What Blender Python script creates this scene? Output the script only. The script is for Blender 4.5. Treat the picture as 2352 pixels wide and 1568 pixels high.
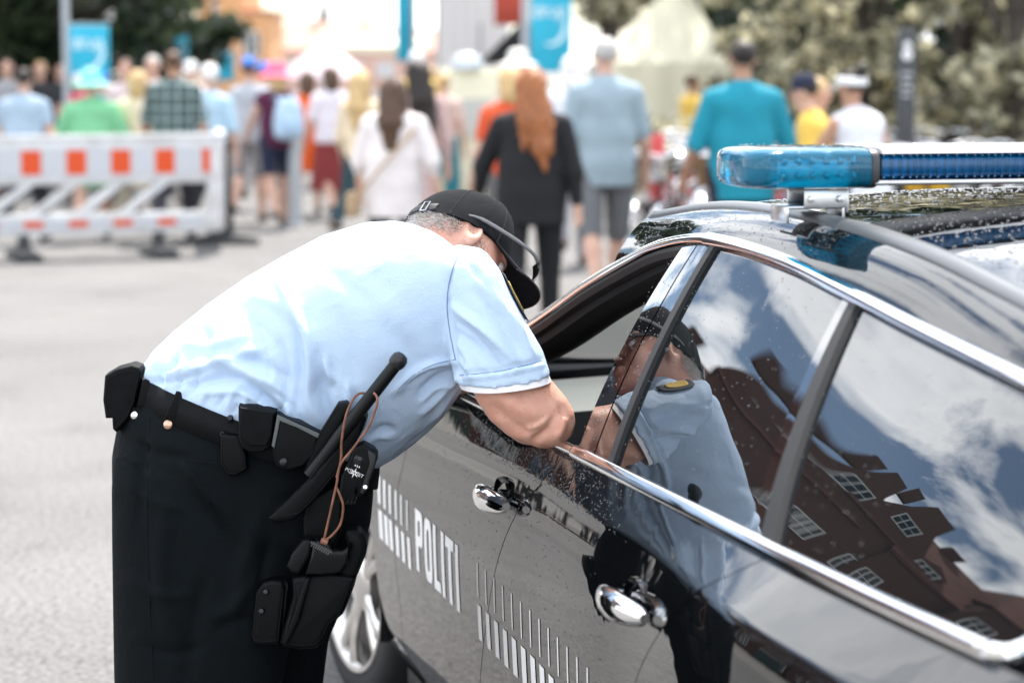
import bpy, bmesh, math, random
import numpy as np
from mathutils import Vector, Matrix
from mathutils.bvhtree import BVHTree
for _o in list(bpy.data.objects): bpy.data.objects.remove(_o)
SC = bpy.context.scene; COL = SC.collection
# ------------------------------------------------------------------ camera
IMG_W, IMG_H, LENS, CAM_H = 2352.0, 1568.0, 85.0, 1.70
FPX = LENS / 36.0 * IMG_W
PITCH = math.atan((784 - 148) / FPX)
cd = bpy.data.cameras.new('camera'); cam = bpy.data.objects.new('camera', cd); COL.objects.link(cam)
cam.location = (0, 0, CAM_H); cam.rotation_euler = (math.pi / 2 - PITCH, 0, 0)
cd.lens = LENS; cd.sensor_width = 36; cd.sensor_fit = 'HORIZONTAL'; cd.clip_start = .05; cd.clip_end = 3000
cd.dof.use_dof = True; cd.dof.focus_distance = 4.52; cd.dof.aperture_fstop = 3.2; cd.dof.aperture_blades = 0
SC.camera = cam
# ------------------------------------------------------------------ sky, sun, exposure
SUN_AZ, SUN_EL = math.radians(12), math.radians(60)      # azimuth from +Y towards +X
world = bpy.data.worlds.new('World'); SC.world = world; world.use_nodes = True
wn = world.node_tree; wn.nodes.clear()
def wnode(t, **k):
    n = wn.nodes.new(t)
    for a, b in k.items(): setattr(n, a, b)
    return n
w_out = wnode('ShaderNodeOutputWorld'); w_bg = wnode('ShaderNodeBackground')
w_sky = wnode('ShaderNodeTexSky', sky_type='NISHITA', sun_disc=False, sun_elevation=SUN_EL, sun_rotation=SUN_AZ,
              air_density=1.0, dust_density=.6, ozone_density=1.6)
w_tc = wnode('ShaderNodeTexCoord'); w_mp = wnode('ShaderNodeMapping'); w_mp.inputs['Scale'].default_value = (1, 1, .8); w_mp.inputs['Location'].default_value = (.35, .1, .2)
w_no = wnode('ShaderNodeTexNoise'); w_no.inputs['Scale'].default_value = 8.5; w_no.inputs['Detail'].default_value = 9; w_no.inputs['Roughness'].default_value = .55
w_no.inputs['Distortion'].default_value = .25
w_ra = wnode('ShaderNodeValToRGB'); w_ra.color_ramp.elements[0].position = .43; w_ra.color_ramp.elements[1].position = .56
w_ra2 = wnode('ShaderNodeValToRGB'); w_ra2.color_ramp.elements[0].position = .45; w_ra2.color_ramp.elements[1].position = .75
w_ra2.color_ramp.elements[0].color = (19.5, 19.8, 20.2, 1); w_ra2.color_ramp.elements[1].color = (11, 11.6, 12.4, 1)
w_mix = wnode('ShaderNodeMix', data_type='RGBA')
L_ = wn.links.new
L_(w_tc.outputs['Generated'], w_mp.inputs[0]); L_(w_mp.outputs[0], w_no.inputs['Vector'])
L_(w_no.outputs['Fac'], w_ra.inputs[0]); L_(w_no.outputs['Fac'], w_ra2.inputs[0])
L_(w_ra.outputs['Color'], w_mix.inputs['Factor']); L_(w_sky.outputs[0], w_mix.inputs['A']); L_(w_ra2.outputs[0], w_mix.inputs['B'])
L_(w_mix.outputs['Result'], w_bg.inputs['Color']); w_bg.inputs['Strength'].default_value = .11
L_(w_bg.outputs[0], w_out.inputs['Surface'])
sl = bpy.data.lights.new('sun', 'SUN'); sl.energy = 4.6; sl.angle = math.radians(.55); sl.color = (1, .94, .86)
sun = bpy.data.objects.new('sun', sl); COL.objects.link(sun)
_sd = Vector((math.sin(SUN_AZ) * math.cos(SUN_EL), math.cos(SUN_AZ) * math.cos(SUN_EL), math.sin(SUN_EL)))
sun.rotation_euler = _sd.to_track_quat('Z', 'Y').to_euler()
SC.view_settings.view_transform = 'Standard'; SC.view_settings.look = 'None'
SC.view_settings.exposure = .95; SC.view_settings.gamma = 1.0; SC.view_settings.use_curve_mapping = False
SC.render.engine = 'CYCLES'
SC.cycles.use_denoising = True; SC.cycles.use_adaptive_sampling = True; SC.cycles.adaptive_threshold = .015
SC.cycles.max_bounces = 8; SC.cycles.diffuse_bounces = 3; SC.cycles.glossy_bounces = 4; SC.cycles.transmission_bounces = 6
SC.cycles.transparent_max_bounces = 8; SC.cycles.caustics_reflective = False; SC.cycles.caustics_refractive = False
SC.cycles.sample_clamp_indirect = 8; SC.cycles.blur_glossy = .3
RNG = random.Random(7); NPR = np.random.RandomState(7)
# ------------------------------------------------------------------ measuring: photo pixel (2352 wide) + distance -> point in the place
def P(px, py, Y):
    a = (px - 1176) / FPX; b = (784 - py) / FPX; c, s = math.cos(PITCH), math.sin(PITCH)
    r = Vector((a, c + b * s, -s + b * c)); return Vector((0, 0, CAM_H)) + r * (Y / r.y)
def RAY(px, py):
    return (P(px, py, 1.0) - Vector((0, 0, CAM_H))).normalized()
def project(co):
    co = np.asarray(co); x = co[:, 0]; y = co[:, 1]; z = co[:, 2] - CAM_H; c, s = math.cos(PITCH), math.sin(PITCH)
    d = y * c - z * s; u = y * s + z * c
    return np.stack([1176 + FPX * x / d, 784 - FPX * u / d], 1)
# ------------------------------------------------------------------ materials
MATS = {}
def mat(name, col, rough=.5, metal=0., spec=.5, var=0., vscale=8., bump=0., bscale=150., coat=0., trans=0., ior=1.45, sheen=0., col2=None, alpha=1., bdist=.002, sss=0., vdetail=4):
    if name in MATS: return MATS[name]
    m = bpy.data.materials.new(name); m.use_nodes = True; nt = m.node_tree; b = nt.nodes['Principled BSDF']; lk = nt.links.new
    c4 = (*col, 1); b.inputs['Base Color'].default_value = c4; b.inputs['Roughness'].default_value = rough; b.inputs['Metallic'].default_value = metal
    b.inputs['Specular IOR Level'].default_value = spec; b.inputs['IOR'].default_value = ior
    b.inputs['Coat Weight'].default_value = coat; b.inputs['Coat Roughness'].default_value = .015; b.inputs['Transmission Weight'].default_value = trans
    if sheen: b.inputs['Sheen Weight'].default_value = sheen
    if sss: b.inputs['Subsurface Weight'].default_value = sss; b.inputs['Subsurface Radius'].default_value = (.01, .004, .002)
    b.inputs['Alpha'].default_value = alpha
    tc = nt.nodes.new('ShaderNodeTexCoord') if (var or col2 or bump) else None
    if var or col2:
        n = nt.nodes.new('ShaderNodeTexNoise'); n.inputs['Scale'].default_value = vscale; n.inputs['Detail'].default_value = vdetail
        lk(tc.outputs['Object'], n.inputs['Vector'])
        r = nt.nodes.new('ShaderNodeValToRGB'); e = r.color_ramp.elements; e[0].position = .32; e[1].position = .68
        a = col2 if col2 else tuple(max(0, x * (1 - var)) for x in col)
        bb = col if col2 else tuple(min(1, x * (1 + var)) for x in col)
        e[0].color = (*a, 1); e[1].color = (*bb, 1); lk(n.outputs['Fac'], r.inputs[0]); lk(r.outputs[0], b.inputs['Base Color'])
    if bump:
        n2 = nt.nodes.new('ShaderNodeTexNoise'); n2.inputs['Scale'].default_value = bscale; n2.inputs['Detail'].default_value = 3
        lk(tc.outputs['Object'], n2.inputs['Vector'])
        bp = nt.nodes.new('ShaderNodeBump'); bp.inputs['Strength'].default_value = bump; bp.inputs['Distance'].default_value = bdist
        lk(n2.outputs['Fac'], bp.inputs['Height']); lk(bp.outputs[0], b.inputs['Normal'])
    MATS[name] = m; return m
# ------------------------------------------------------------------ object helpers
def mesh_obj(name, v, f, m, parent=None, smooth=True, sharp=None):
    me = bpy.data.meshes.new(name); me.from_pydata([tuple(x) for x in v], [], [tuple(int(i) for i in q) for q in f]); me.update()
    return link(name, me, m, parent, smooth, sharp)
def link(name, me, m, parent=None, smooth=True, sharp=None):
    if m is not None:
        me.materials.clear(); me.materials.append(m)
    if smooth:
        me.polygons.foreach_set('use_smooth', [True] * len(me.polygons))
        if sharp: me.set_sharp_from_angle(angle=math.radians(sharp))
    o = bpy.data.objects.new(name, me); COL.objects.link(o)
    if parent is not None: o.parent = parent
    return o
def bm_obj(name, bm, m, parent=None, smooth=True, sharp=None):
    bmesh.ops.recalc_face_normals(bm, faces=bm.faces)
    me = bpy.data.meshes.new(name); bm.to_mesh(me); bm.free(); return link(name, me, m, parent, smooth, sharp)
def thing(name, label, cat, loc=(0, 0, 0), rz=0., group=None):
    o = bpy.data.objects.new(name, None); COL.objects.link(o); o.location = loc; o.rotation_euler = (0, 0, rz); o.empty_display_size = .1
    return tag(o, label, cat, group)
def tag(o, label, cat, group=None, kind=None):
    if label: o['label'] = label
    if cat: o['category'] = cat
    if group: o['group'] = group
    if kind: o['kind'] = kind
    return o
def struct(o, label=None):
    o['kind'] = 'structure'
    if label: o['label'] = label
    return o
def copy_tree(o, parent=None):
    c = o.copy(); COL.objects.link(c); c.parent = parent
    for ch in o.children: copy_tree(ch, c)
    return c
class G:
    """collects vertices and faces for one mesh"""
    def __init__(s): s.v = []; s.f = []
    def add(s, v, f):
        n = len(s.v); s.v += [tuple(x) for x in v]; s.f += [tuple(i + n for i in q) for q in f]; return s
    def box(s, c, d, rz=0., bev=0., M=None):
        hx, hy, hz = d[0] / 2, d[1] / 2, d[2] / 2
        if bev:
            bm = bmesh.new(); bmesh.ops.create_cube(bm, size=1)
            for q in bm.verts: q.co = Vector((q.co.x * d[0], q.co.y * d[1], q.co.z * d[2]))
            bmesh.ops.bevel(bm, geom=bm.edges[:], offset=bev, segments=2, profile=.5, affect='EDGES')
            bm.verts.index_update(); v = [q.co.copy() for q in bm.verts]; f = [[q.index for q in p.verts] for p in bm.faces]; bm.free()
        else:
            v = [Vector((x, y, z)) for x in (-hx, hx) for y in (-hy, hy) for z in (-hz, hz)]
            f = [(0, 1, 3, 2), (4, 6, 7, 5), (0, 4, 5, 1), (2, 3, 7, 6), (0, 2, 6, 4), (1, 5, 7, 3)]
        R = M if M is not None else Matrix.Rotation(rz, 3, 'Z')
        return s.add([R @ q + Vector(c) for q in v], f)
    def tube(s, path, r, n=8, cap=True, flat=1., up=None):
        path = [Vector(p) for p in path]; rr = r if isinstance(r, (list, tuple)) else [r] * len(path); rings = []
        ref = Vector(up) if up else None; prev = None
        for i, p in enumerate(path):
            t = (path[min(i + 1, len(path) - 1)] - path[max(i - 1, 0)]).normalized()
            if ref is not None: a = (ref - t * ref.dot(t)).normalized()
            elif prev is not None: a = (prev - t * prev.dot(t)).normalized()
            else:
                q = Vector((0, 0, 1)) if abs(t.z) < .9 else Vector((1, 0, 0)); a = (q - t * q.dot(t)).normalized()
            prev = a; b = t.cross(a)
            rings.append([p + a * (math.cos(2 * math.pi * k / n) * rr[i] * flat) + b * (math.sin(2 * math.pi * k / n) * rr[i]) for k in range(n)])
        return s.loft(rings, cap)
    def loft(s, rings, cap=True, close=True):
        n = len(rings[0]); v = [p for r in rings for p in r]; f = []
        for i in range(len(rings) - 1):
            for k in range(n if close else n - 1):
                k2 = (k + 1) % n; f.append((i * n + k, i * n + k2, (i + 1) * n + k2, (i + 1) * n + k))
        if cap and close: f.append(tuple(range(n - 1, -1, -1))); f.append(tuple((len(rings) - 1) * n + k for k in range(n)))
        return s.add(v, f)
    def lathe(s, prof, n=24, M=None, c=(0, 0, 0), cap=True):
        R = M if M is not None else Matrix.Identity(3)
        rings = [[R @ Vector((r * math.cos(2 * math.pi * k / n), r * math.sin(2 * math.pi * k / n), z)) + Vector(c) for k in range(n)] for r, z in prof]
        return s.loft(rings, cap)
    def prism(s, pts, d):
        """pts: planar polygon (3D points), d: extrusion vector"""
        n = len(pts); v = [Vector(p) for p in pts] + [Vector(p) + Vector(d) for p in pts]
        f = [tuple(range(n - 1, -1, -1)), tuple(range(n, 2 * n))] + [(k, (k + 1) % n, n + (k + 1) % n, n + k) for k in range(n)]
        return s.add(v, f)
    def obj(s, name, m, parent=None, smooth=True, sharp=40):
        bm = bmesh.new(); vs = [bm.verts.new(p) for p in s.v]
        for q in s.f:
            try: bm.faces.new([vs[i] for i in q])
            except ValueError: pass
        return bm_obj(name, bm, m, parent, smooth, sharp)
def axes(z, x=None):
    """rotation matrix whose Z column is z"""
    z = Vector(z).normalized(); x = Vector(x) if x is not None else (Vector((0, 0, 1)) if abs(z.z) < .9 else Vector((1, 0, 0)))
    x = (x - z * x.dot(z)).normalized(); y = z.cross(x); return Matrix((x, y, z)).transposed()
def sellipse(c, a, b, n=40, e=2.2):
    out = []
    for k in range(n):
        t = 2 * math.pi * k / n; ct, st = math.cos(t), math.sin(t)
        out.append(c + a * (math.copysign(abs(ct) ** (2 / e), ct)) + b * (math.copysign(abs(st) ** (2 / e), st)))
    return out
def remesh(me, vox, smooth=2):
    """voxel union of a closed but self-overlapping mesh -> one continuous surface"""
    o = bpy.data.objects.new('tmp', me); COL.objects.link(o)
    md = o.modifiers.new('r', 'REMESH'); md.mode = 'VOXEL'; md.voxel_size = vox
    if smooth:
        sm = o.modifiers.new('s', 'SMOOTH'); sm.factor = .5; sm.iterations = smooth
    dg = bpy.context.evaluated_depsgraph_get(); out = bpy.data.meshes.new_from_object(o.evaluated_get(dg)); bpy.data.objects.remove(o); return out
def interp(x, tab):
    return float(np.interp(x, [t[0] for t in tab], [t[1] for t in tab]))
def smooth_tab(tab, n=60):
    """monotone x table -> smooth cubic resampling (Catmull-Rom in x)"""
    xs = [t[0] for t in tab]; ys = [t[1] for t in tab]; m = []
    for i in range(len(xs)):
        if i == 0: m.append((ys[1] - ys[0]) / (xs[1] - xs[0]))
        elif i == len(xs) - 1: m.append((ys[-1] - ys[-2]) / (xs[-1] - xs[-2]))
        else: m.append((ys[i + 1] - ys[i - 1]) / (xs[i + 1] - xs[i - 1]))
    out = []
    for i in range(len(xs) - 1):
        h = xs[i + 1] - xs[i]
        for k in range(n // (len(xs) - 1) + 1):
            t = k / (n // (len(xs) - 1) + 1)
            out.append((xs[i] + t * h, (2*t**3 - 3*t*t + 1) * ys[i] + (t**3 - 2*t*t + t) * h * m[i] + (-2*t**3 + 3*t*t) * ys[i+1] + (t**3 - t*t) * h * m[i+1]))
    out.append((xs[-1], ys[-1])); return out
def smooth_path(pts, n=6):
    pts = [Vector(p) for p in pts]; out = []
    for i in range(len(pts) - 1):
        p0 = pts[max(i - 1, 0)]; p1 = pts[i]; p2 = pts[i + 1]; p3 = pts[min(i + 2, len(pts) - 1)]
        for k in range(n):
            t = k / n; out.append(.5 * ((2 * p1) + (p2 - p0) * t + (2 * p0 - 5 * p1 + 4 * p2 - p3) * t * t + (3 * p1 - p0 - 3 * p2 + p3) * t ** 3))
    out.append(pts[-1]); return out
# ------------------------------------------------------------------ implicit bodies: blended cones and ellipsoids -> one surface (surface nets)
def cone(a, b, ra, rb, k=.03, ax=None, f=1., cuts=()): return ('c', np.array(a, float), np.array(b, float), ra, rb, k, None if ax is None else np.array(ax, float), f, cuts)
def ell(c, r, M=None, k=.03, sub=False, cuts=()): return ('e', np.array(c, float), np.array(r, float), None if M is None else np.array(M), k, sub, cuts)
def sdf_mesh(prims, res, planes=(), noise=None):
    bb = []
    for p in prims:
        if p[0] == 'c':
            r = max(p[3], p[4]) * max(1, p[7]); bb.append((np.minimum(p[1], p[2]) - r, np.maximum(p[1], p[2]) + r))
        else: r = max(p[2]); bb.append((p[1] - r, p[1] + r))
    lo = np.min([b[0] for b in bb], 0) - 3 * res; hi = np.max([b[1] for b in bb], 0) + 3 * res
    n = np.ceil((hi - lo) / res).astype(int) + 1
    Fd = np.full(n, .2); ax = [lo[i] + res * np.arange(n[i]) for i in range(3)]
    for p, b in zip(prims, bb):
        k = p[5] if p[0] == 'c' else p[4]; mg = k + 3 * res
        i0 = np.maximum(((b[0] - mg - lo) / res).astype(int), 0); i1 = np.minimum(np.ceil((b[1] + mg - lo) / res).astype(int) + 1, n)
        X, Y, Z = np.meshgrid(ax[0][i0[0]:i1[0]], ax[1][i0[1]:i1[1]], ax[2][i0[2]:i1[2]], indexing='ij'); Q = np.stack([X, Y, Z], -1)
        if p[0] == 'c':
            _, a, bb_, ra, rb, k, nx, f, cuts = p; q = Q - a; ba = bb_ - a
            if nx is not None:
                q = q + ((q @ nx) * (1 / f - 1))[..., None] * nx; ba = ba + (ba @ nx) * (1 / f - 1) * nx
            t = np.clip((q @ ba) / max(ba @ ba, 1e-9), 0, 1); d = np.linalg.norm(q - t[..., None] * ba, axis=-1) - (ra + t * (rb - ra))
            if nx is not None and f < 1: d = d * max(f, .6)
            sub = False
        else:
            _, c, r, M, k, sub, cuts = p; q = Q - c
            if M is not None: q = q @ M
            k0 = np.linalg.norm(q / r, axis=-1); k1 = np.linalg.norm(q / (r * r), axis=-1); d = k0 * (k0 - 1) / np.maximum(k1, 1e-6)
        for pn, pd in cuts: d = np.maximum(d, Q @ np.array(pn) - pd)
        S = np.s_[i0[0]:i1[0], i0[1]:i1[1], i0[2]:i1[2]]; cur = Fd[S]
        if sub:
            dd = -d; h = np.maximum(k - np.abs(cur - dd), 0) / k; Fd[S] = np.maximum(cur, dd) + h * h * k * .25
        else:
            h = np.maximum(k - np.abs(cur - d), 0) / k; Fd[S] = np.minimum(cur, d) - h * h * k * .25
    if planes or noise is not None:
        X, Y, Z = np.meshgrid(*ax, indexing='ij')
        if noise is not None: Fd = Fd + noise(X, Y, Z)
        for pn, pd in planes: Fd = np.maximum(Fd, X * pn[0] + Y * pn[1] + Z * pn[2] - pd)
    return nets(Fd, lo, res)
def nets(Fd, lo, res):
    ins = Fd < 0; nx, ny, nz = Fd.shape
    c = np.zeros((nx - 1, ny - 1, nz - 1), int)
    for i in (0, 1):
        for j in (0, 1):
            for k in (0, 1): c += ins[i:nx - 1 + i, j:ny - 1 + j, k:nz - 1 + k]
    act = (c > 0) & (c < 8); idx = np.full(act.shape, -1); I = np.argwhere(act); idx[act] = np.arange(len(I))
    s = np.zeros((len(I), 3)); cnt = np.zeros(len(I))
    for a in range(3):
        o = [b for b in range(3) if b != a]
        for u in (0, 1):
            for w in (0, 1):
                p = I.copy(); p[:, o[0]] += u; p[:, o[1]] += w; q = p.copy(); q[:, a] += 1
                fa = Fd[tuple(p.T)]; fb = Fd[tuple(q.T)]; m = (fa < 0) != (fb < 0)
                t = np.where(m, fa / np.where(m, fa - fb, 1), 0); pt = p.astype(float); pt[:, a] += t
                s[m] += pt[m]; cnt[m] += 1
    V = lo + res * (s / cnt[:, None]); Fc = []
    for a in range(3):
        o = [b for b in range(3) if b != a]; sl0 = [slice(None)] * 3; sl1 = [slice(None)] * 3
        sl0[a] = slice(0, -1); sl1[a] = slice(1, None)
        m = ins[tuple(sl0)] != ins[tuple(sl1)]
        for b in o:
            z = [slice(None)] * 3; z[b] = 0; m[tuple(z)] = False; z[b] = -1; m[tuple(z)] = False
        E = np.argwhere(m)
        if not len(E): continue
        fl = ins[tuple(E.T)]
        def cell(d0, d1):
            q = E.copy(); q[:, o[0]] += d0; q[:, o[1]] += d1; return idx[tuple(q.T)]
        qd = np.stack([cell(-1, -1), cell(0, -1), cell(0, 0), cell(-1, 0)], 1)
        if a == 1: fl = ~fl
        qd[~fl] = qd[~fl][:, ::-1]; Fc.append(qd)
    return V, np.concatenate(Fc)
def sdf_obj(name, prims, res, m, parent=None, planes=(), M=None, noise=None):
    V, Fc = sdf_mesh(prims, res, planes, noise)
    if M is not None:
        A = np.array(M); V = V @ A[:3, :3].T + A[:3, 3]
    me = bpy.data.meshes.new(name); me.vertices.add(len(V)); me.vertices.foreach_set('co', V.ravel())
    me.loops.add(Fc.size); me.loops.foreach_set('vertex_index', Fc.ravel()); me.polygons.add(len(Fc))
    me.polygons.foreach_set('loop_start', np.arange(0, Fc.size, 4)); me.polygons.foreach_set('loop_total', np.full(len(Fc), 4)); me.update(calc_edges=True); me.validate()
    return link(name, me, m, parent)
# ------------------------------------------------------------------ ground
def make_asphalt():
    m = bpy.data.materials.new('asphalt'); m.use_nodes = True; nt = m.node_tree; b = nt.nodes['Principled BSDF']; lk = nt.links.new
    tc = nt.nodes.new('ShaderNodeTexCoord')
    def nz(sc, de=5):
        n = nt.nodes.new('ShaderNodeTexNoise'); n.inputs['Scale'].default_value = sc; n.inputs['Detail'].default_value = de; lk(tc.outputs['Object'], n.inputs['Vector']); return n
    big, fine = nz(.5), nz(48, 5); vo = nt.nodes.new('ShaderNodeTexVoronoi'); vo.inputs['Scale'].default_value = 130; lk(tc.outputs['Object'], vo.inputs['Vector'])
    r = nt.nodes.new('ShaderNodeValToRGB'); e = r.color_ramp.elements; e[0].position = .3; e[1].position = .7; e[0].color = (.120, .118, .116, 1); e[1].color = (.158, .155, .152, 1); lk(big.outputs['Fac'], r.inputs[0])
    r2 = nt.nodes.new('ShaderNodeValToRGB'); e = r2.color_ramp.elements; e[0].position = .3; e[1].position = .72; e[0].color = (.42, .42, .43, 1); e[1].color = (1.62, 1.60, 1.58, 1); lk(fine.outputs['Fac'], r2.inputs[0])
    st = nz(1.3, 8); st.inputs['Distortion'].default_value = .8; r3 = nt.nodes.new('ShaderNodeValToRGB'); e = r3.color_ramp.elements; e[0].position = .30; e[1].position = .46; e[0].color = (.80, .79, .78, 1); e[1].color = (1, 1, 1, 1); lk(st.outputs['Fac'], r3.inputs[0])
    m0 = nt.nodes.new('ShaderNodeMix'); m0.data_type = 'RGBA'; m0.blend_type = 'MULTIPLY'; m0.inputs['Factor'].default_value = 1; lk(r.outputs[0], m0.inputs['A']); lk(r3.outputs[0], m0.inputs['B'])
    mx = nt.nodes.new('ShaderNodeMix'); mx.data_type = 'RGBA'; mx.blend_type = 'MULTIPLY'; mx.inputs['Factor'].default_value = 1
    lk(m0.outputs['Result'], mx.inputs['A']); lk(r2.outputs[0], mx.inputs['B']); lk(mx.outputs['Result'], b.inputs['Base Color'])
    bp = nt.nodes.new('ShaderNodeBump'); bp.inputs['Strength'].default_value = .6; bp.inputs['Distance'].default_value = .004; lk(vo.outputs['Distance'], bp.inputs['Height']); lk(bp.outputs[0], b.inputs['Normal'])
    b.inputs['Roughness'].default_value = .88; return m
M_ASPH = make_asphalt()
struct(mesh_obj('ground', [(-600, -200, -.01), (600, -200, -.01), (600, 1200, -.01), (-600, 1200, -.01)], [(0, 1, 2, 3)], mat('far_ground', (.2, .195, .18), .95, var=.15, vscale=.05), smooth=False))
struct(mesh_obj('road', [(-9, -30, 0), (9, -30, 0), (9, 120, 0), (-9, 120, 0)], [(0, 1, 2, 3)], M_ASPH, smooth=False))
# ================================================================== police car (s = metres behind the front door handle, v = to the left, w = up)
TH = math.radians(13.7); CAR_O = Vector((.839, 5.003, 0))
CAR = thing('police_car', 'black police estate car with white POLITI lettering and blue roof light bar', 'car', CAR_O, math.pi / 2 + TH)
CAR_M = Matrix.Translation(CAR_O) @ Matrix.Rotation(math.pi / 2 + TH, 4, 'Z')
def CW(s, v, w): return CAR_M @ Vector((-s, v, w))
def C3(s, v, w): return (-s, v, w)
def make_paint():
    m = bpy.data.materials.new('black_paint'); m.use_nodes = True; nt = m.node_tree; b = nt.nodes['Principled BSDF']
    b.inputs['Base Color'].default_value = (.0035, .0042, .005, 1); b.inputs['Roughness'].default_value = .22; b.inputs['Metallic'].default_value = 0
    b.inputs['Coat Weight'].default_value = 1; b.inputs['Coat Roughness'].default_value = .008; b.inputs['Coat IOR'].default_value = 1.5; b.inputs['Specular IOR Level'].default_value = .0
    tc = nt.nodes.new('ShaderNodeTexCoord'); n = nt.nodes.new('ShaderNodeTexNoise'); n.inputs['Scale'].default_value = 9; n.inputs['Detail'].default_value = 2
    bp = nt.nodes.new('ShaderNodeBump'); bp.inputs['Strength'].default_value = .05; bp.inputs['Distance'].default_value = .01
    nt.links.new(tc.outputs['Object'], n.inputs['Vector']); nt.links.new(n.outputs['Fac'], bp.inputs['Height']); nt.links.new(bp.outputs[0], b.inputs['Coat Normal'])
    return m
M_PAINT = make_paint()
M_CHROME = mat('chrome', (.86, .86, .87), .06, 1.)
M_SATIN = mat('satin_alloy', (.62, .62, .63), .28, 1.)
M_TRIM = mat('black_trim', (.008, .009, .010), .35)
M_RUB = mat('black_rubber', (.012, .012, .013), .6)
M_GBLK = mat('gloss_black', (.004, .004, .005), .02, coat=1., ior=1.6)
M_TINT = mat('tinted_glass', (.004, .006, .007), 0., ior=1.92, spec=.5)
M_DECAL = mat('white_reflective_film', (.90, .89, .88), .45)
M_TYRE = mat('tyre_rubber', (.018, .018, .019), .75, bump=.3, bscale=60)
M_RIM = mat('silver_alloy', (.60, .58, .56), .25, .9)
M_INT = mat('grey_interior_plastic', (.045, .047, .05), .6, bump=.2, bscale=400)
M_SEAT = mat('dark_seat_fabric', (.02, .021, .023), .85, sheen=.3)
def clear_glass(name, tint=(.86, .93, .91)):
    m = bpy.data.materials.new(name); m.use_nodes = True; nt = m.node_tree; nt.nodes.clear()
    o = nt.nodes.new('ShaderNodeOutputMaterial'); mx = nt.nodes.new('ShaderNodeMixShader'); fr = nt.nodes.new('ShaderNodeFresnel'); fr.inputs[0].default_value = 1.5
    t = nt.nodes.new('ShaderNodeBsdfTransparent'); t.inputs[0].default_value = (*tint, 1); g = nt.nodes.new('ShaderNodeBsdfGlossy'); g.inputs['Roughness'].default_value = 0
    nt.links.new(fr.outputs[0], mx.inputs[0]); nt.links.new(t.outputs[0], mx.inputs[1]); nt.links.new(g.outputs[0], mx.inputs[2]); nt.links.new(mx.outputs[0], o.inputs[0]); return m
M_GLASS = clear_glass('clear_glass')
def sstep(x): x = min(1, max(0, x)); return x * x * (3 - 2 * x)
def belt(s): return 1.000 + .023 * (s - .4)
def crease(s): return .862 + .060 * sstep((s + 1.0) / 1.5) + .035 * sstep((s - .6) / 1.0)
LOWP = [(.18, -.090), (.24, -.038), (.32, -.006), (.42, .007), (.55, .018), (.68, .0245), (.78, .0265), (.86, .0245), (.92, .019), (.965, .0105), (1.0, 0.)]
def vcrease(s): return .893 + .014 * sstep((s - .3) / .7) + .050 * sstep((s - .9) / .8)
LOWP = smooth_tab(LOWP, 80)
def taper(s): return .07 * max(0, -s - 1.25) ** 2 + .035 * max(0, s - 1.55) ** 2
def vside(s, w):
    wc, wb = crease(s), belt(s)
    vc = vcrease(s)
    if w <= wc: return vc + interp(w / wc, LOWP) - taper(s)
    t = min(1.3, (w - wc) / (wb - wc)); return vc + (.868 - vc) * t + .004 * (1 - t) * min(1, t * 9) - taper(s)
WT = smooth_tab([(-.86, .972), (-.72, 1.01), (-.5, 1.075), (-.30, 1.145), (-.06, 1.245), (.235, 1.335), (.42, 1.370), (.62, 1.387), (.98, 1.378), (1.26, 1.354), (1.51, 1.331), (1.86, 1.305), (2.2, 1.272), (2.4, 1.25)], 130)
VT = smooth_tab([(-.86, .862), (-.72, .838), (-.5, .795), (-.30, .745), (-.06, .695), (.235, .662), (.62, .65), (1.2, .649), (1.5, .654), (1.9, .668), (2.4, .672)], 100)
def wtop(s): return interp(s, WT)
def vtop(s): return interp(s, VT)
def glass(s, t, off=0.):
    wb = belt(s) + .010; wt = wtop(s); v0 = .862 - taper(s); v1 = vtop(s); k = 4 * t * (1 - t)
    return (s, v0 + (v1 - v0) * t + .016 * k + off, wb + (wt - wb) * t + off * .5)
RAILW = smooth_tab([(-.05, 1.395), (.03, 1.408), (.377, 1.447), (.70, 1.458), (1.10, 1.450), (1.41, 1.428), (1.61, 1.405), (2.0, 1.36), (2.3, 1.315), (2.45, 1.28)], 80)
def grid_faces(nr, nc): return [(i * nc + j, i * nc + j + 1, (i + 1) * nc + j + 1, (i + 1) * nc + j) for i in range(nr - 1) for j in range(nc - 1)]
def sheet(g, fn, nr, nc, flange=0., fdir=(0, -1, 0)):
    """fn(i,j) -> local point; optional turned-in edge"""
    v = [Vector(fn(i / (nr - 1), j / (nc - 1))) for i in range(nr) for j in range(nc)]; f = grid_faces(nr, nc)
    if flange:
        b = [j for j in range(nc)] + [i * nc + nc - 1 for i in range(1, nr)] + [(nr - 1) * nc + j for j in range(nc - 2, -1, -1)] + [i * nc for i in range(nr - 2, 0, -1)]
        n0 = len(v); d = Vector(fdir) * flange; v += [v[i] + d for i in b]; m = len(b)
        f += [(b[k], b[(k + 1) % m], n0 + (k + 1) % m, n0 + k) for k in range(m)]
    g.add(v, f)
WROWS = [.175, .20, .24, .29, .35, .42, .50, .58, .66, .73, .79, .83, .86, .875, .89, .91, .93, .96, .985]
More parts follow.
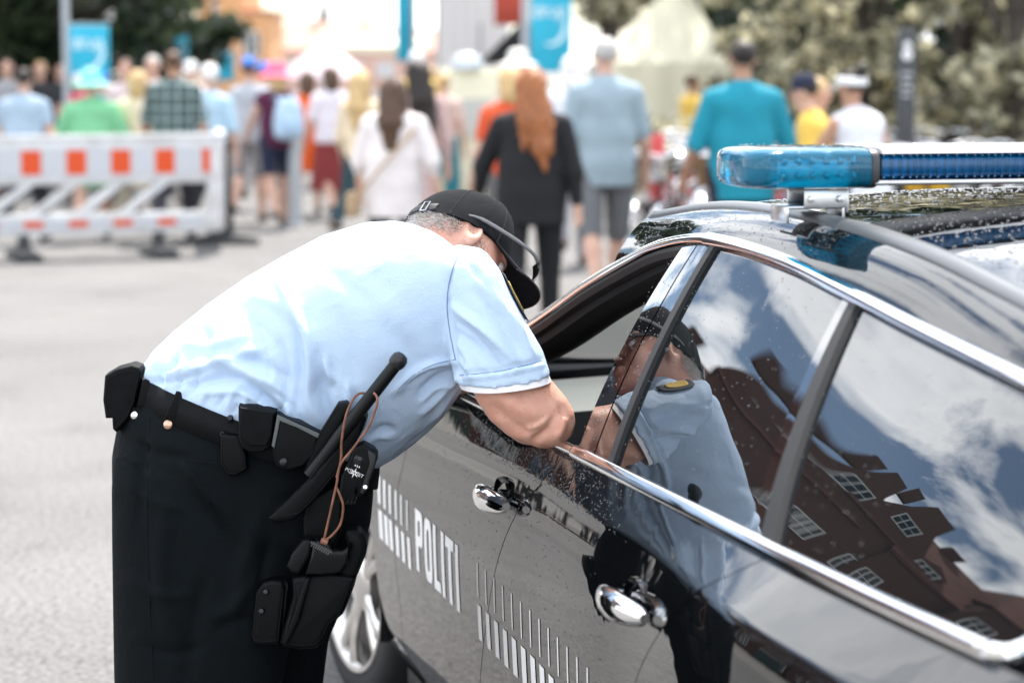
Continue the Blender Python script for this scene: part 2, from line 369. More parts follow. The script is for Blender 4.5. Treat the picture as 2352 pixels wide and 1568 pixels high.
def side_panel(name, sl, sr, w0, w1, side, ns=24, fl=.014, m=None, parts=None, pos=None):
    g = G()
    def fn(i, j, sl=sl, sr=sr, w0=w0, w1=w1):
        w = w0 + (w1 - w0) * i
        for _ in range(5):                  # rows follow the crease so that it stays sharp
            a = sl(w); b = sr(w); s = a + (b - a) * j; top = belt(s) - .004; wc = crease(s)
            q0 = .72; w = w0 + (wc - w0) * (i / q0) if i <= q0 else wc + (top - wc) * ((i - q0) / (1 - q0))
        return (-s, side * vside(s, w), w)
    sheet(g, fn, 41, ns, fl, (0, -side, 0))
    for p in (parts or []): sheet(g, lambda i, j, p=p: (lambda s, w: (-s, side * vside(s, w), w))(p[0](p[2] + (p[3] - p[2]) * i) + (p[1](p[2] + (p[3] - p[2]) * i) - p[0](p[2] + (p[3] - p[2]) * i)) * j, p[2] + (p[3] - p[2]) * i), 25, 14, fl, (0, -side, 0))
    return g.obj(name, m or M_PAINT, CAR, True, 30)
CUT_F = smooth_tab([(.17, -1.04), (.40, -.975), (.60, -.985), (.78, -.86), (.98, -.80)], 40)
CUT_B = smooth_tab([(.17, -.26), (.44, -.10), (.585, .0), (.73, .11), (.86, .25), (.94, .375), (1.02, .47)], 40)
CUT_R = smooth_tab([(.17, .84), (.36, .87), (.52, .955), (.66, 1.06), (.756, 1.149), (.845, 1.265), (.928, 1.40), (1.04, 1.57)], 40)
AXF, AXR, WZ, ARC = -1.62, 1.27, .325, .355
def arch(ax, sg): return lambda w: ax + sg * math.sqrt(max(0, ARC ** 2 - (w - WZ) ** 2))
GAP = .0022
def cut(t, o): return lambda w: interp(w, t) + o
AT = WZ + ARC
for side in (1, -1):
    fd = side_panel('front_door', cut(CUT_F, GAP), cut(CUT_B, -GAP), .20, 1.0, side, 30)
    rd = side_panel('rear_door', cut(CUT_B, GAP), cut(CUT_R, -GAP), .20, 1.0, side, 30)
    side_panel('front_fender', lambda w: -2.42, cut(CUT_F, -GAP), AT, .97, side, 40,
               parts=[(arch(AXF, 1), cut(CUT_F, -GAP), .20, AT), (lambda w: -2.42, arch(AXF, -1), .20, AT)])
    side_panel('rear_fender', cut(CUT_R, GAP), lambda w: 2.45, AT, 1.04, side, 40,
               parts=[(cut(CUT_R, GAP), arch(AXR, -1), .20, AT), (arch(AXR, 1), lambda w: 2.45, .20, AT)])
    g = G()                                  # dark shell behind the panel gaps, sill below
    sheet(g, lambda i, j: (-(-1.2 + 2.15 * j), side * (vside(-1.2 + 2.15 * j, .19 + .78 * i) - .03), .19 + .78 * i), 12, 12)
    g.box((.12, side * .79, .17), (2.2, .10, .06), bev=.01); g.obj('sill', M_TRIM, CAR)
    for ax in (AXF, AXR):                    # wheel wells
        g = G()
        g.loft([[(-ax + (ARC + .004) * math.cos(a), side * y, WZ + (ARC + .004) * math.sin(a)) for a in [k * math.pi / 16 - .35 for k in range(20)]] for y in (.90, .55)], cap=False, close=False)
        sheet(g, lambda i, j: (-ax + (.8 * j - .4), side * .56, .1 + .65 * i), 2, 2)
        g.obj('wheel_well', M_TRIM, CAR)
    # chrome strips: below and above the side windows
    def strip(name, fn, s0, s1, n, wd, th, m, tz=.6):
        rings = []
        for k in range(n):
            s = s0 + (s1 - s0) * k / (n - 1); p = Vector(fn(s)); q = Vector(fn(s + .004)); t = (q - p).normalized()
            o = Vector((0, side, tz)).normalized(); o = (o - t * o.dot(t)).normalized(); u = t.cross(o)
            rings.append([p + u * (wd / 2 * a) + o * (th * b) for a, b in ((-1, -.9), (-1, .25), (-.8, .75), (-.4, .98), (.4, .98), (.8, .75), (1, .25), (1, -.9))])
        gg = G(); gg.loft(rings); return gg.obj(name, m, CAR, True, 50)
    strip('sill_trim', lambda s: (-s, side * (.872 - taper(s)), belt(s) + .006), -.80, .512, 30, .019, .010, M_CHROME)
    strip('sill_trim', lambda s: (-s, side * (.872 - taper(s)), belt(s) + .006), .516, 2.22, 40, .025, .010, M_CHROME)
    strip('window_trim', lambda s: (-s, side * (vtop(s) + .003), wtop(s) + .006), -.80, .596, 50, .020, .010, M_CHROME, .95)
    strip('window_trim', lambda s: (-s, side * (vtop(s) + .003), wtop(s) + .006), .600, 2.22, 50, .025, .011, M_CHROME, .95)
    g = G()                                  # trim end curve at the tail of the side windows
    g.tube(smooth_path([(-2.2, side * (vtop(2.2) + .002), wtop(2.2) + .004), (-2.26, side * .66, 1.235), (-2.29, side * .75, 1.14), (-2.26, side * .83, 1.06), (-2.2, side * (.872 - taper(2.2)), belt(2.2) + .006)], 5), .012, 8); g.obj('window_trim', M_CHROME, CAR)
    # pillars and panes on the curved glass line
    def pane(name, s0b, s1b, s0t, s1t, m, off=0., t0=0., t1=1., n=12, fl=0.):
        g = G(); sheet(g, lambda i, j: (lambda s, q: C3(q[0], side * q[1], q[2]))(0, glass((s0b + (s0t - s0b) * (t0 + (t1 - t0) * i)) + ((s1b + (s1t - s1b) * (t0 + (t1 - t0) * i)) - (s0b + (s0t - s0b) * (t0 + (t1 - t0) * i))) * j, t0 + (t1 - t0) * i, off)), 18, n, fl, (0, -side, 0))
        return g.obj(name, m, CAR, True, 40)
    pane('pillar_cover', .515, .612, .480, .553, M_GBLK, .004, fl=.02, n=6); pane('pillar_cover', .620, .712, .560, .627, M_GBLK, .004, fl=.02, n=6)
    pane('window_seal', .712, .742, .628, .655, M_RUB, .007, fl=.02, n=3)
    pane('side_window', .742, 1.452, .655, 1.268, M_TINT, 0., n=30)
    pane('pillar_cover', 1.44, 1.497, 1.258, 1.292, M_GBLK, .004, n=4, fl=.01); pane('window_seal', 1.497, 1.553, 1.292, 1.318, M_RUB, .008, n=3, fl=.02)
    pane('side_window', 1.545, 2.26, 1.31, 2.24, M_TINT, 0., n=30)
    if side < 0: pane('side_window', -.70, .50, .02, .47, M_GLASS, 0., n=30)
    pane('mirror_base', -.80, -.60, -.70, -.55, M_TRIM, .004, n=5)
    # window frame seen through the open front window
    g = G(); pth = [(-s, side * (vtop(s) - .006), wtop(s) - .010) for s in np.linspace(-.74, .50, 40)]
    g.tube(pth, .016, 8); g.obj('window_seal', M_RUB, CAR)
    g = G(); pth = [(-s - .02, side * (vtop(s) - .055), wtop(s) - .022) for s in np.linspace(-.84, .75, 40)]
    g.tube(pth, .045, 10, flat=.8); g.obj('pillar_lining', mat('dark_lining', (.007, .008, .0085), .7, spec=.2), CAR)
    g = G(); g.tube([(-.62, side * (.80), .98), (-.58, side * .70, 1.18), (-.55, side * .605, 1.36)], [.06, .05, .045], 10); g.obj('pillar_lining', mat('dark_lining', (.03,) * 3), CAR)
    # door handles with their recess
    for nm, sc in ((fd, .105), (rd, 1.105)):
        wz = .853 + (.008 if sc > 1 else 0); vb = vside(sc, wz); y = lambda d: side * (vb + d)
        g = G(); rings = []
        for k in range(15):
            t = k / 14; s = sc - .118 + .236 * t; e = math.sin(math.pi * min(1, max(0, t))) ** .5
            hh = .012 + .016 * e - (.004 * t); out = .020 + .012 * math.sin(math.pi * t); th = .008 + .012 * e
            rings.append([Vector((-s, y(out + th * math.cos(a)), wz + .012 * (t - .5) + hh * math.sin(a))) for a in [2 * math.pi * q / 12 for q in range(12)]])
        g.loft(rings)
        g.box((-(sc - .085), y(.006), wz), (.03, .024, .016), bev=.005)
        h = g.obj('handle', M_CHROME, nm, True, 60)
        g = G(); g.lathe([(.0005, -.010), (.03, -.009), (.042, -.004), (.046, .0015), (.048, .0015), (.048, -.012)], 20, Matrix.Rotation(-side * math.pi / 2, 3, 'X') @ Matrix.Diagonal((1.35, .85, 1)), (-(sc), y(.0005), wz + .002)); g.obj('handle_recess', M_PAINT, nm)
# roof, windscreen, bonnet, nose and tail
def roofw(s, v):
    ve = vtop(s) - .004; we = wtop(s) + .014; wr = interp(s, RAILW) - .010 if s > -.02 else None
    a = abs(v) / ve
    if s >= .06:
        if a > .86: return we + (wr - we) * math.sin((1 - a) / .14 * math.pi / 2) ** .8
        return wr + .028 * (1 - (a / .86) ** 2)
    wc = interp(s, [(-.98, .955), (-.86, 1.0), (.06, 1.425)]); return wc - (wc - we) * a ** 2.6
def top_sheet(g, s0, s1, a0, a1, nr, nc):
    sheet(g, lambda i, j: (lambda s: (lambda v: (-s, v, roofw(s, v)))((a0 + (a1 - a0) * j) * (vtop(s) - .004)))(s0 + (s1 - s0) * i), nr, nc)
g = G(); top_sheet(g, .075, 2.42, -.84, .84, 60, 30); g.obj('roof', M_PAINT, CAR, True, 50)
for sd in (1, -1):
    g = G(); top_sheet(g, .062, 2.42, sd * .845, sd * 1., 60, 12); g.obj('roof_side', M_PAINT, CAR, True, 60)
    g = G(); top_sheet(g, -.86, .070, sd * .875, sd * 1., 40, 8); g.obj('pillar', M_PAINT, CAR, True, 60)
    g = G(); rings = []
    for s in np.linspace(-.02, 2.30, 70):    # roof rail
        v = sd * (vtop(s) * .855); w = interp(s, RAILW); e = min(1, (s + .02) / .10, (2.30 - s) / .08) ** .5 if 0 < (s + .02) and s < 2.30 else .02
        rings.append([Vector((-s, v + .024 * a * max(e, .05), w - .034 + .034 * b * max(e, .05))) for a, b in ((-1, -.2), (-1, .6), (-.7, .92), (0, 1), (.7, .92), (1, .6), (1, -.2))])
    g.loft(rings); g.obj('roof_rail', mat('satin_grey_rail', (.11, .115, .12), .34, .4), CAR, True, 50)
g = G(); top_sheet(g, -.90, .066, -.87, .87, 30, 30); g.obj('windscreen', M_GLASS, CAR)
g = G()
sheet(g, lambda i, j: (lambda s, v: (-s, v * (.83 - .10 * i), .945 - .015 * i - .15 * i ** 2.4 + .035 * (1 - (v) ** 2) - .0 * j))(-.93 - 1.47 * i, -1 + 2 * j), 20, 20, .02, (0, 0, -1)); g.obj('bonnet', M_PAINT, CAR, True, 50)
g = G(); g.tube([(.93, .62, .965), (1.0, 0, .985), (.93, -.62, .965)], .022, 8); g.obj('windscreen_cowl', M_TRIM, CAR)
g = G(); g.tube([(.97, .30, .99), (.86, .0, 1.035), (.80, -.42, 1.05)], .008, 6); g.tube([(.98, -.2, .985), (.90, -.5, 1.0), (.86, -.75, 1.0)], .008, 6); g.obj('wiper', M_TRIM, CAR)
g = G(); g.loft([[(2.36, y * .80, z) for y, z in ((-1, .3), (1, .3), (1, .80), (-1, .80))], [(2.50, y * .72, z) for y, z in ((-1, .22), (1, .22), (1, .70), (-1, .70))]]); g.obj('front_bumper', M_PAINT, CAR, True, 40)
for sd in (1, -1):
    g = G(); g.lathe([(.0, .03), (.06, .025), (.08, 0), (.08, -.05)], 16, Matrix.Rotation(math.pi / 2, 3, 'Y'), (2.42, sd * .62, .68)); g.obj('headlight', mat('headlight_lens', (.7, .72, .74), .05), CAR)
    g = G(); g.box((-2.47, sd * .70, .86), (.06, .22, .16), bev=.02); g.obj('tail_light', mat('red_lens', (.35, .01, .01), .1), CAR)
g = G(); sheet(g, lambda i, j: (lambda t: (-(2.40 + .12 * math.sin(t * 2.2)), (-1 + 2 * j) * (.58 + .22 * min(1, t * 2.2)), 1.27 - .95 * t + (0 if t else .0)))(i), 20, 14); g.obj('tailgate', M_PAINT, CAR, True, 40)
# interior
g = G(); g.loft([[(x, .74, z), (x, .3, z + .02), (x, -.3, z + .02), (x, -.74, z), (x, -.74, .5), (x, .74, .5)] for x, z in ((.98, .93), (.80, .95), (.62, .955), (.52, .92), (.46, .78))]); g.obj('dashboard', M_INT, CAR, True, 40)
g = G(); g.tube([(.42 + .04 * math.cos(a), .36 + .185 * math.sin(a), .88 + .18 * math.cos(a)) for a in [2 * math.pi * k / 24 for k in range(25)]], .015, 8, cap=False); g.box((.45, .36, .88), (.05, .14, .09), bev=.02); g.box((.44, .36, .88), (.02, .36, .03), bev=.005); g.tube([(.62, .36, .84), (.45, .36, .88)], .03, 8); g.obj('steering_wheel', M_TRIM, CAR)
for sd in (1, -1):
    g = G(); g.box((-.22, sd * .37, .50), (.52, .50, .16), bev=.05)
    g.loft([sellipse(Vector((-.46 - .10 * t, sd * .37, .50 + .60 * t)), Vector((.06 + .02 * math.sin(t * 3), 0, 0)), Vector((0, .25 - .05 * t, 0)), 20, 3) for t in np.linspace(0, 1, 7)])
    g.loft([sellipse(Vector((-.57 - .02 * t, sd * .37, 1.13 + .17 * t)), Vector((.05 * e, 0, 0)), Vector((0, .13 * e, 0)), 16, 3) for t, e in ((0, .7), (.15, .95), (.5, 1), (.85, .95), (1, .7))])
    g.obj('seat', M_SEAT, CAR, True, 50)
g = G(); g.box((-.3, 0, .22), (2.8, 1.5, .08)); g.box((-1.25, 0, .62), (.5, 1.3, .6), bev=.06); g.obj('cabin_floor', M_INT, CAR)
g = G(); sheet(g, lambda i, j: (lambda s, v: (-s, v, roofw(s, v) - .035))(.10 + 2.2 * i, (-.78 + 1.56 * j) * .62), 12, 8); g.obj('headliner', mat('dark_lining', (.03,) * 3), CAR)
for sd in (1, -1):                           # door mirrors
    g = G(); g.loft([sellipse(Vector((.50 + x, sd * .965, 1.025)), Vector((0, .105 * e, 0)), Vector((0, 0, .068 * e)), 20, 2.8) for x, e in ((-.05, .92), (-.045, 1.), (0, 1), (.05, .85), (.09, .5), (.10, .1))])
    g.tube([(.52, sd * .84, .96), (.52, sd * .93, .985)], .025, 8); mr = g.obj('door_mirror', M_GBLK, CAR, True, 50)
# wheels
def wheel(s, side, steer):
    e = bpy.data.objects.new('wheel', None); COL.objects.link(e); e.parent = CAR; e.location = (-s, side * .80, WZ); e.rotation_euler = (0, 0, steer if side > 0 else math.pi + steer)
    R = Matrix.Rotation(-math.pi / 2, 3, 'X')
    g = G(); g.lathe([(.235, -.11), (.27, -.118), (.305, -.11), (.322, -.085), (.326, -.03), (.326, .03), (.322, .085), (.305, .11), (.27, .118), (.242, .11), (.235, .09)], 56, R, cap=False); g.obj('tyre', M_TYRE, e, True, 50)
    g = G(); g.lathe([(.243, .112), (.238, .118), (.228, .116), (.222, .100), (.214, .06), (.206, -.09), (.20, -.09), (.208, .06), (.216, .095), (.225, .108)], 56, R, cap=False)
    for k in range(5):
        a0 = 2 * math.pi * k / 5 + .3
        for da in (-.13, .13):
            pts = [(.05, a0 + da * .3, .085), (.10, a0 + da * .7, .092), (.16, a0 + da * 1.05, .100), (.225, a0 + da * 1.35, .098)]
            g.tube([(r * math.sin(a), z, r * math.cos(a)) for r, a, z in smooth_path(pts, 4)], [.022] * 4 + [.018] * 6 + [.022] * 3, 8, up=(0, 1, 0), flat=.55)
    g.lathe([(.075, .05), (.075, .09), (.06, .098), (.03, .104), (.001, .105)], 24, R); g.obj('rim', M_RIM, e, True, 45)
    g = G(); g.lathe([(.17, -.02), (.17, .01), (.06, .012), (.001, .013)], 32, R); g.obj('brake_disc', mat('brake_steel', (.12, .11, .10), .45, .8), e)
wheel(AXF, 1, math.radians(9)); wheel(AXF, -1, math.radians(9)); wheel(AXR, 1, 0); wheel(AXR, -1, 0)
# white film: bars and the word POLITI, laid on the doors
def film(name, quads, side=1, parent=None):
    g = G()
    for poly in quads:                       # poly: 4 corners (s,w), subdivided along both
        (s0, w0), (s1, w1), (s2, w2), (s3, w3) = poly
        sheet(g, lambda i, j: (lambda s, w: (-s, side * (vside(s, w) + .0012), w))((s0 + (s1 - s0) * j) * (1 - i) + (s3 + (s2 - s3) * j) * i, (w0 + (w1 - w0) * j) * (1 - i) + (w3 + (w2 - w3) * j) * i), 7, 3)
    return g.obj(name, M_DECAL, parent or CAR, True, 30)
LT, LB = .690, .545                          # top and bottom of the letters
def rect(s0, s1, w0, w1): return [(s0, w0), (s1, w0), (s1, w1), (s0, w1)]
def ringpoly(s0, s1, w0, w1, ts, tw, half=False):
    out = []; c = ((s0 + s1) / 2, (w0 + w1) / 2); n = 24; rx, ry = (s1 - s0) / 2, (w1 - w0) / 2
    def pt(a, rx, ry):
        ct, st = math.cos(a), math.sin(a); return (c[0] + rx * math.copysign(abs(ct) ** .5, ct), c[1] + ry * math.copysign(abs(st) ** .62, st))
    for k in range(n):
        a, b = 2 * math.pi * k / n, 2 * math.pi * (k + 1) / n
        if half and (math.cos((a + b) / 2) < 0): continue
        out.append([pt(a, rx - ts, ry - tw), pt(b, rx - ts, ry - tw), pt(b, rx, ry), pt(a, rx, ry)])
    return out
LW, LG, TS, TW = .082, .017, .029, .024
def letter(ch, s):
    if ch == 'P':
        m = LT - .083
        return [rect(s, s + TS, LB, LT)] + [rect(s + TS, s + LW * .55, LT - TW, LT), rect(s + TS, s + LW * .55, m, m + TW)] + ringpoly(s + LW * .12, s + LW, m, LT, TS, TW, True), LW
    if ch == 'O': return ringpoly(s, s + LW, LB, LT, TS, TW), LW
    if ch == 'L': return [rect(s, s + TS, LB, LT), rect(s + TS, s + LW * .82, LB, LB + TW)], LW * .82
    if ch == 'I': return [rect(s, s + TS, LB, LT)], TS
    if ch == 'T': return [rect(s, s + LW, LT - TW, LT), rect(s + LW / 2 - TS / 2, s + LW / 2 + TS / 2, LB, LT - TW)], LW
for side in (1, -1):
    x = -.705
    for ch in 'POLITI':
        q, wd = letter(ch, x); film('letter_' + ch.lower(), q, side); x += wd + LG
    def bars(lo, hi, s0, n, step, wid, skip=()):
        for k in range(n):
            s = s0 + step * k
            if s < -1.24: continue
            wd = wid(k)
            for c in (CUT_F, CUT_B, CUT_R):  # do not cross a door gap
                cc = interp((lo + hi) / 2, c)
                if s < cc + .004 and s + wd > cc - .004: s = cc + .005 if s + wd / 2 > cc else cc - .005 - wd
            film('film_bar', [rect(s, s + wd, lo, hi)], side)
    bars(.619, .690, -.070, 13, .0735, lambda k: .0075)
    bars(.530, .604, -.075, 13, .0735, lambda k: .030 + .0012 * k)
    bars(.619, .690, -1.175, 6, .0735, lambda k: .034 - .0045 * k)
    bars(.530, .604, -1.175, 6, .0735, lambda k: .050 - .004 * k)
# roof light bar
LB_S, LB_W0, LB_W1, LB_D = .86, 1.497, 1.565, .22
LBAR = bpy.data.objects.new('light_bar', None); COL.objects.link(LBAR); LBAR.parent = CAR
def blue_lens(name, dark):
    m = bpy.data.materials.new(name); m.use_nodes = True; nt = m.node_tree; b = nt.nodes['Principled BSDF']
    b.inputs['Base Color'].default_value = (.0, .23, .55, 1) if dark else (.0, .38, .68, 1); b.inputs['Roughness'].default_value = .03; b.inputs['IOR'].default_value = 1.25
    b.inputs['Transmission Weight'].default_value = .78; b.inputs['Coat Weight'].default_value = .6; b.inputs['Coat Roughness'].default_value = .02
    tc = nt.nodes.new('ShaderNodeTexCoord'); w = nt.nodes.new('ShaderNodeTexNoise'); w.inputs['Scale'].default_value = 26 if dark else 34; w.inputs['Detail'].default_value = 3; w.inputs['Distortion'].default_value = 1.2
    mp = nt.nodes.new('ShaderNodeMapping'); mp.inputs['Scale'].default_value = (1, 4.0, .5) if dark else (1, 1, 1); bp = nt.nodes.new('ShaderNodeBump'); bp.inputs['Strength'].default_value = .55; bp.inputs['Distance'].default_value = .006
    nt.links.new(tc.outputs['Object'], mp.inputs[0]); nt.links.new(mp.outputs[0], w.inputs['Vector']); nt.links.new(w.outputs['Fac'], bp.inputs['Height']); nt.links.new(bp.outputs[0], b.inputs['Normal']); return m
M_LENS, M_LENS2 = blue_lens('cyan_blue_lens', False), blue_lens('deep_blue_lens', True)
def lbring(v, hd, hz, zc, n=28, e=4.5, ds=0.): return sellipse(Vector((-LB_S - ds, v, zc)), Vector((hd, 0, 0)), Vector((0, 0, hz)), n, e)
zc, hz = (LB_W0 + LB_W1) / 2, (LB_W1 - LB_W0) / 2
for sd in (1, -1):
    g = G(); g.loft([lbring(sd * v, LB_D / 2 * e, hz * h, zc, ds=d) for v, e, h, d in ((.490, 1, 1, 0), (.52, 1, 1.02, 0), (.60, .99, 1.02, .0), (.665, .94, 1, .0), (.688, .85, .95, .0), (.699, .72, .84, 0), (.7035, .5, .62, 0), (.704, .2, .3, 0))]); g.obj('end_lens', M_LENS, LBAR, True, 60)
    g = G(); g.loft([lbring(sd * v, LB_D / 2 * e, hz * e, zc) for v, e in ((.484, 1.025), (.49, 1.03), (.496, 1.02))]); g.obj('lens_collar', mat('dark_grey_plastic', (.05, .052, .055), .4), LBAR, True, 50)
    # light clusters inside the lens
    g = G(); g.box((-LB_S, sd * .575, zc - .006), (LB_D * .62, .14, .036), bev=.004)
    for k in range(6):
        for r_ in (-.010, .010): g.lathe([(.0055, -.004), (.0055, .003), (.004, .006), (.001, .007)], 10, Matrix.Rotation(-math.pi / 2, 3, 'Y'), (-LB_S - LB_D * .315, sd * (.515 + .024 * k), zc + r_))
    g.obj('lamp_cluster', mat('lamp_reflector', (.85, .88, .9), .2, .4), LBAR, True, 40)
for v0, v1 in ((.478, .165), (.161, -.161), (-.165, -.478)):
    g = G(); g.loft([lbring(v, LB_D / 2 * .96, .0225, LB_W1 - .0310) for v in (v0, v1)]); g.obj('lens', M_LENS2, LBAR, True, 60)
    g = G(); g.box((-LB_S, (v0 + v1) / 2, LB_W1 - .031), (LB_D * .70, abs(v0 - v1) * .96, .032), bev=.004); g.obj('lamp_cluster', mat('blue_reflector', (.30, .50, .68), .3, .5), LBAR)
    for k in range(22): g = G(); g.box((-LB_S - LB_D * .40, v0 + (v1 - v0) * (k + .5 + .3 * math.sin(k * 7)) / 22, LB_W1 - .031), (.02, .003, .038), bev=.001); g.obj('streak_fin', mat('streak_blue', (.30, .48, .70), .25, .6), LBAR)  # added pale fins stand in for streak highlights in the lens
g = G(); g.loft([[Vector((-LB_S + LB_D / 2 * .985 * a, v, LB_W1 + b)) for a, b in ((-1, -.010), (-.97, -.003), (-.85, 0), (.85, 0), (.97, -.003), (1, -.010))] for v in (-.478, .478)]); g.obj('top_cover', mat('white_cover', (.78, .78, .79), .3, coat=.5), LBAR, True, 40)
g = G(); g.box((-LB_S, 0, LB_W1 - .0570), (LB_D * .99, .98, .009), bev=.003); g.obj('base_rail', M_SATIN, LBAR, True, 40)
for sd in (1, -1):
    v0 = vtop(LB_S) * .855; w0 = interp(LB_S, RAILW) - .006
    g = G(); g.box((-LB_S, sd * (v0 + .012), w0 + .014), (.075, .10, .006), bev=.002)
    g.box((-LB_S - .0, sd * (v0 + .060), w0 + .003), (.075, .006, .026), bev=.002)
    g.box((-LB_S, sd * (v0 - .038), w0 + .008), (.075, .006, .05), bev=.002)
    g.box((-LB_S - .04, sd * (v0 - .005), w0 + .028), (.004, .075, .030), bev=.001); g.box((-LB_S + .04, sd * (v0 - .005), w0 + .028), (.004, .075, .030), bev=.001)
    g.box((-LB_S, sd * (v0 - .048), w0 + .026), (.06, .005, .044), bev=.001)
    g.lathe([(.006, 0), (.006, .006), (.001, .007)], 10, Matrix.Rotation(-math.pi / 2, 3, 'Y'), (-LB_S - .042, sd * (v0 + .022), w0 + .028)); g.lathe([(.006, 0), (.006, .006), (.001, .007)], 10, Matrix.Rotation(-math.pi / 2, 3, 'Y'), (-LB_S - .042, sd * (v0 - .03), w0 + .028))
    g.obj('bracket', M_SATIN, LBAR, True, 40)
# rain drops standing on paint and glass
def droplets():
    g = G(); ico = [(0, 0, .62)] + [(math.cos(a), math.sin(a), .12) for a in [k * math.pi / 3 for k in range(6)]]
    icf = [(0, 1 + k, 1 + (k + 1) % 6) for k in range(6)]
    def drop(p, n, r):
        R = axes(n); g.add([R @ Vector(q) * r + Vector(p) for q in ico], icf)
    for _ in range(1500):                    # shoulder and door skin near the open window
        s = RNG.triangular(-.5, 1.0, .35); w = crease(s) + (belt(s) - crease(s)) * RNG.random(); drop((-s, vside(s, w), w), (0, .9, .42), RNG.uniform(.0007, .0021))
    for _ in range(420):
        s = RNG.uniform(-.6, .9); w = RNG.triangular(.45, .88, .86); drop((-s, vside(s, w), w), (0, 1, 0), RNG.uniform(.0008, .0020))
    for _ in range(700):
        s = RNG.uniform(.50, .75) if RNG.random() < .45 else RNG.uniform(.75, 1.9); t = RNG.random(); s2 = s * (1 - .12 * t) if s > .75 else s - .05 * t; q = glass(s2, t, .004 if s < .72 else 0); drop((-q[0], q[1], q[2]), (0, .86, .5), RNG.uniform(.0007, .0018))
    for _ in range(500):
        s = RNG.uniform(.1, 1.1); v = (vtop(s) - .004) * RNG.uniform(.87, .99); drop((-s, v, roofw(s, v)), (0, .5, .86), RNG.uniform(.0008, .0020))
    for _ in range(6000):
        s = RNG.uniform(.2, 2.2); v = RNG.uniform(-.5, .52); drop((-s, v, roofw(s, v)), (0, 0, 1), RNG.uniform(.001, .0032))
    for _ in range(220):
        v = RNG.uniform(.0, .68); drop((-LB_S + RNG.uniform(-.14, .13), v, LB_W1), (0, 0, 1), RNG.uniform(.001, .0028))
    o = g.obj('water_drops', M_DROP, CAR, True, 80); o['kind'] = 'stuff'
M_DROP = mat('rain_water', (.9, .92, .93), .02, trans=.85, ior=1.33)
droplets()
# ================================================================== the officer leaning on the window sill
def cloth_mat(name, col, weave, strength, rough=.8):
    m = bpy.data.materials.new(name); m.use_nodes = True; nt = m.node_tree; b = nt.nodes['Principled BSDF']; lk = nt.links.new
    b.inputs['Roughness'].default_value = rough; b.inputs['Specular IOR Level'].default_value = .15
    tc = nt.nodes.new('ShaderNodeTexCoord'); vo = nt.nodes.new('ShaderNodeTexVoronoi'); vo.inputs['Scale'].default_value = weave; lk(tc.outputs['Object'], vo.inputs['Vector'])
    n = nt.nodes.new('ShaderNodeTexNoise'); n.inputs['Scale'].default_value = 5; n.inputs['Detail'].default_value = 5; lk(tc.outputs['Object'], n.inputs['Vector'])
    r = nt.nodes.new('ShaderNodeValToRGB'); e = r.color_ramp.elements; e[0].position = .3; e[1].position = .7; e[0].color = (*[c * .93 for c in col], 1); e[1].color = (*col, 1); lk(n.outputs['Fac'], r.inputs[0]); lk(r.outputs[0], b.inputs['Base Color'])
    n3 = nt.nodes.new('ShaderNodeTexNoise'); n3.inputs['Scale'].default_value = 16; n3.inputs['Detail'].default_value = 3; n3.inputs['Distortion'].default_value = .6; lk(tc.outputs['Object'], n3.inputs['Vector'])
    b1 = nt.nodes.new('ShaderNodeBump'); b1.inputs['Strength'].default_value = strength; b1.inputs['Distance'].default_value = .001; lk(vo.outputs['Distance'], b1.inputs['Height'])
    b2 = nt.nodes.new('ShaderNodeBump'); b2.inputs['Strength'].default_value = .35; b2.inputs['Distance'].default_value = .012; lk(n3.outputs['Fac'], b2.inputs['Height']); lk(b1.outputs[0], b2.inputs['Normal']); lk(b2.outputs[0], b.inputs['Normal'])
    return m
M_SHIRT = cloth_mat('light_blue_pique', (.50, .63, .80), 420, .6)
M_NAVY = cloth_mat('navy_twill', (.0020, .0040, .0054), 500, .4, .9)
def skin_mat(name, col, col2):
    m = mat(name, col, .5, spec=.35, col2=col2, vscale=14, bump=.25, bscale=260, bdist=.0008, sss=.12); return m
def freckle(m):
    nt = m.node_tree; b = nt.nodes['Principled BSDF']; lk = nt.links.new; tc = nt.nodes.new('ShaderNodeTexCoord'); src = b.inputs['Base Color'].links[0].from_socket
    vo = nt.nodes.new('ShaderNodeTexVoronoi'); vo.inputs['Scale'].default_value = 95; lk(tc.outputs['Object'], vo.inputs['Vector']); r = nt.nodes.new('ShaderNodeValToRGB'); e = r.color_ramp.elements; e[0].position = .10; e[1].position = .26; e[0].color = (.80, .70, .64, 1); e[1].color = (1, 1, 1, 1); lk(vo.outputs['Distance'], r.inputs[0])
    n = nt.nodes.new('ShaderNodeTexNoise'); n.inputs['Scale'].default_value = 26; n.inputs['Detail'].default_value = 6; n.inputs['Roughness'].default_value = .7; lk(tc.outputs['Object'], n.inputs['Vector']); r2 = nt.nodes.new('ShaderNodeValToRGB'); e = r2.color_ramp.elements; e[0].position = .36; e[1].position = .64; e[0].color = (1, .80, .74, 1); e[1].color = (1.04, 1.03, 1.0, 1); lk(n.outputs['Fac'], r2.inputs[0])
    for q in (r, r2):
        mx = nt.nodes.new('ShaderNodeMix'); mx.data_type = 'RGBA'; mx.blend_type = 'MULTIPLY'; mx.inputs['Factor'].default_value = .75; lk(src, mx.inputs['A']); lk(q.outputs[0], mx.inputs['B']); src = mx.outputs['Result']
    lk(src, b.inputs['Base Color']); return m
M_SKIN = skin_mat('sunburnt_skin', (.67, .405, .315), (.56, .30, .225))
freckle(M_SKIN)
M_LEATH = mat('black_leather', (.0022, .0028, .0034), .42, spec=.14, bump=.4, bscale=220, bdist=.0006)
M_NYLON = mat('black_nylon', (.0035, .0042, .0048), .6, spec=.12, bump=.6, bscale=500, bdist=.0006, var=.3, vscale=40)
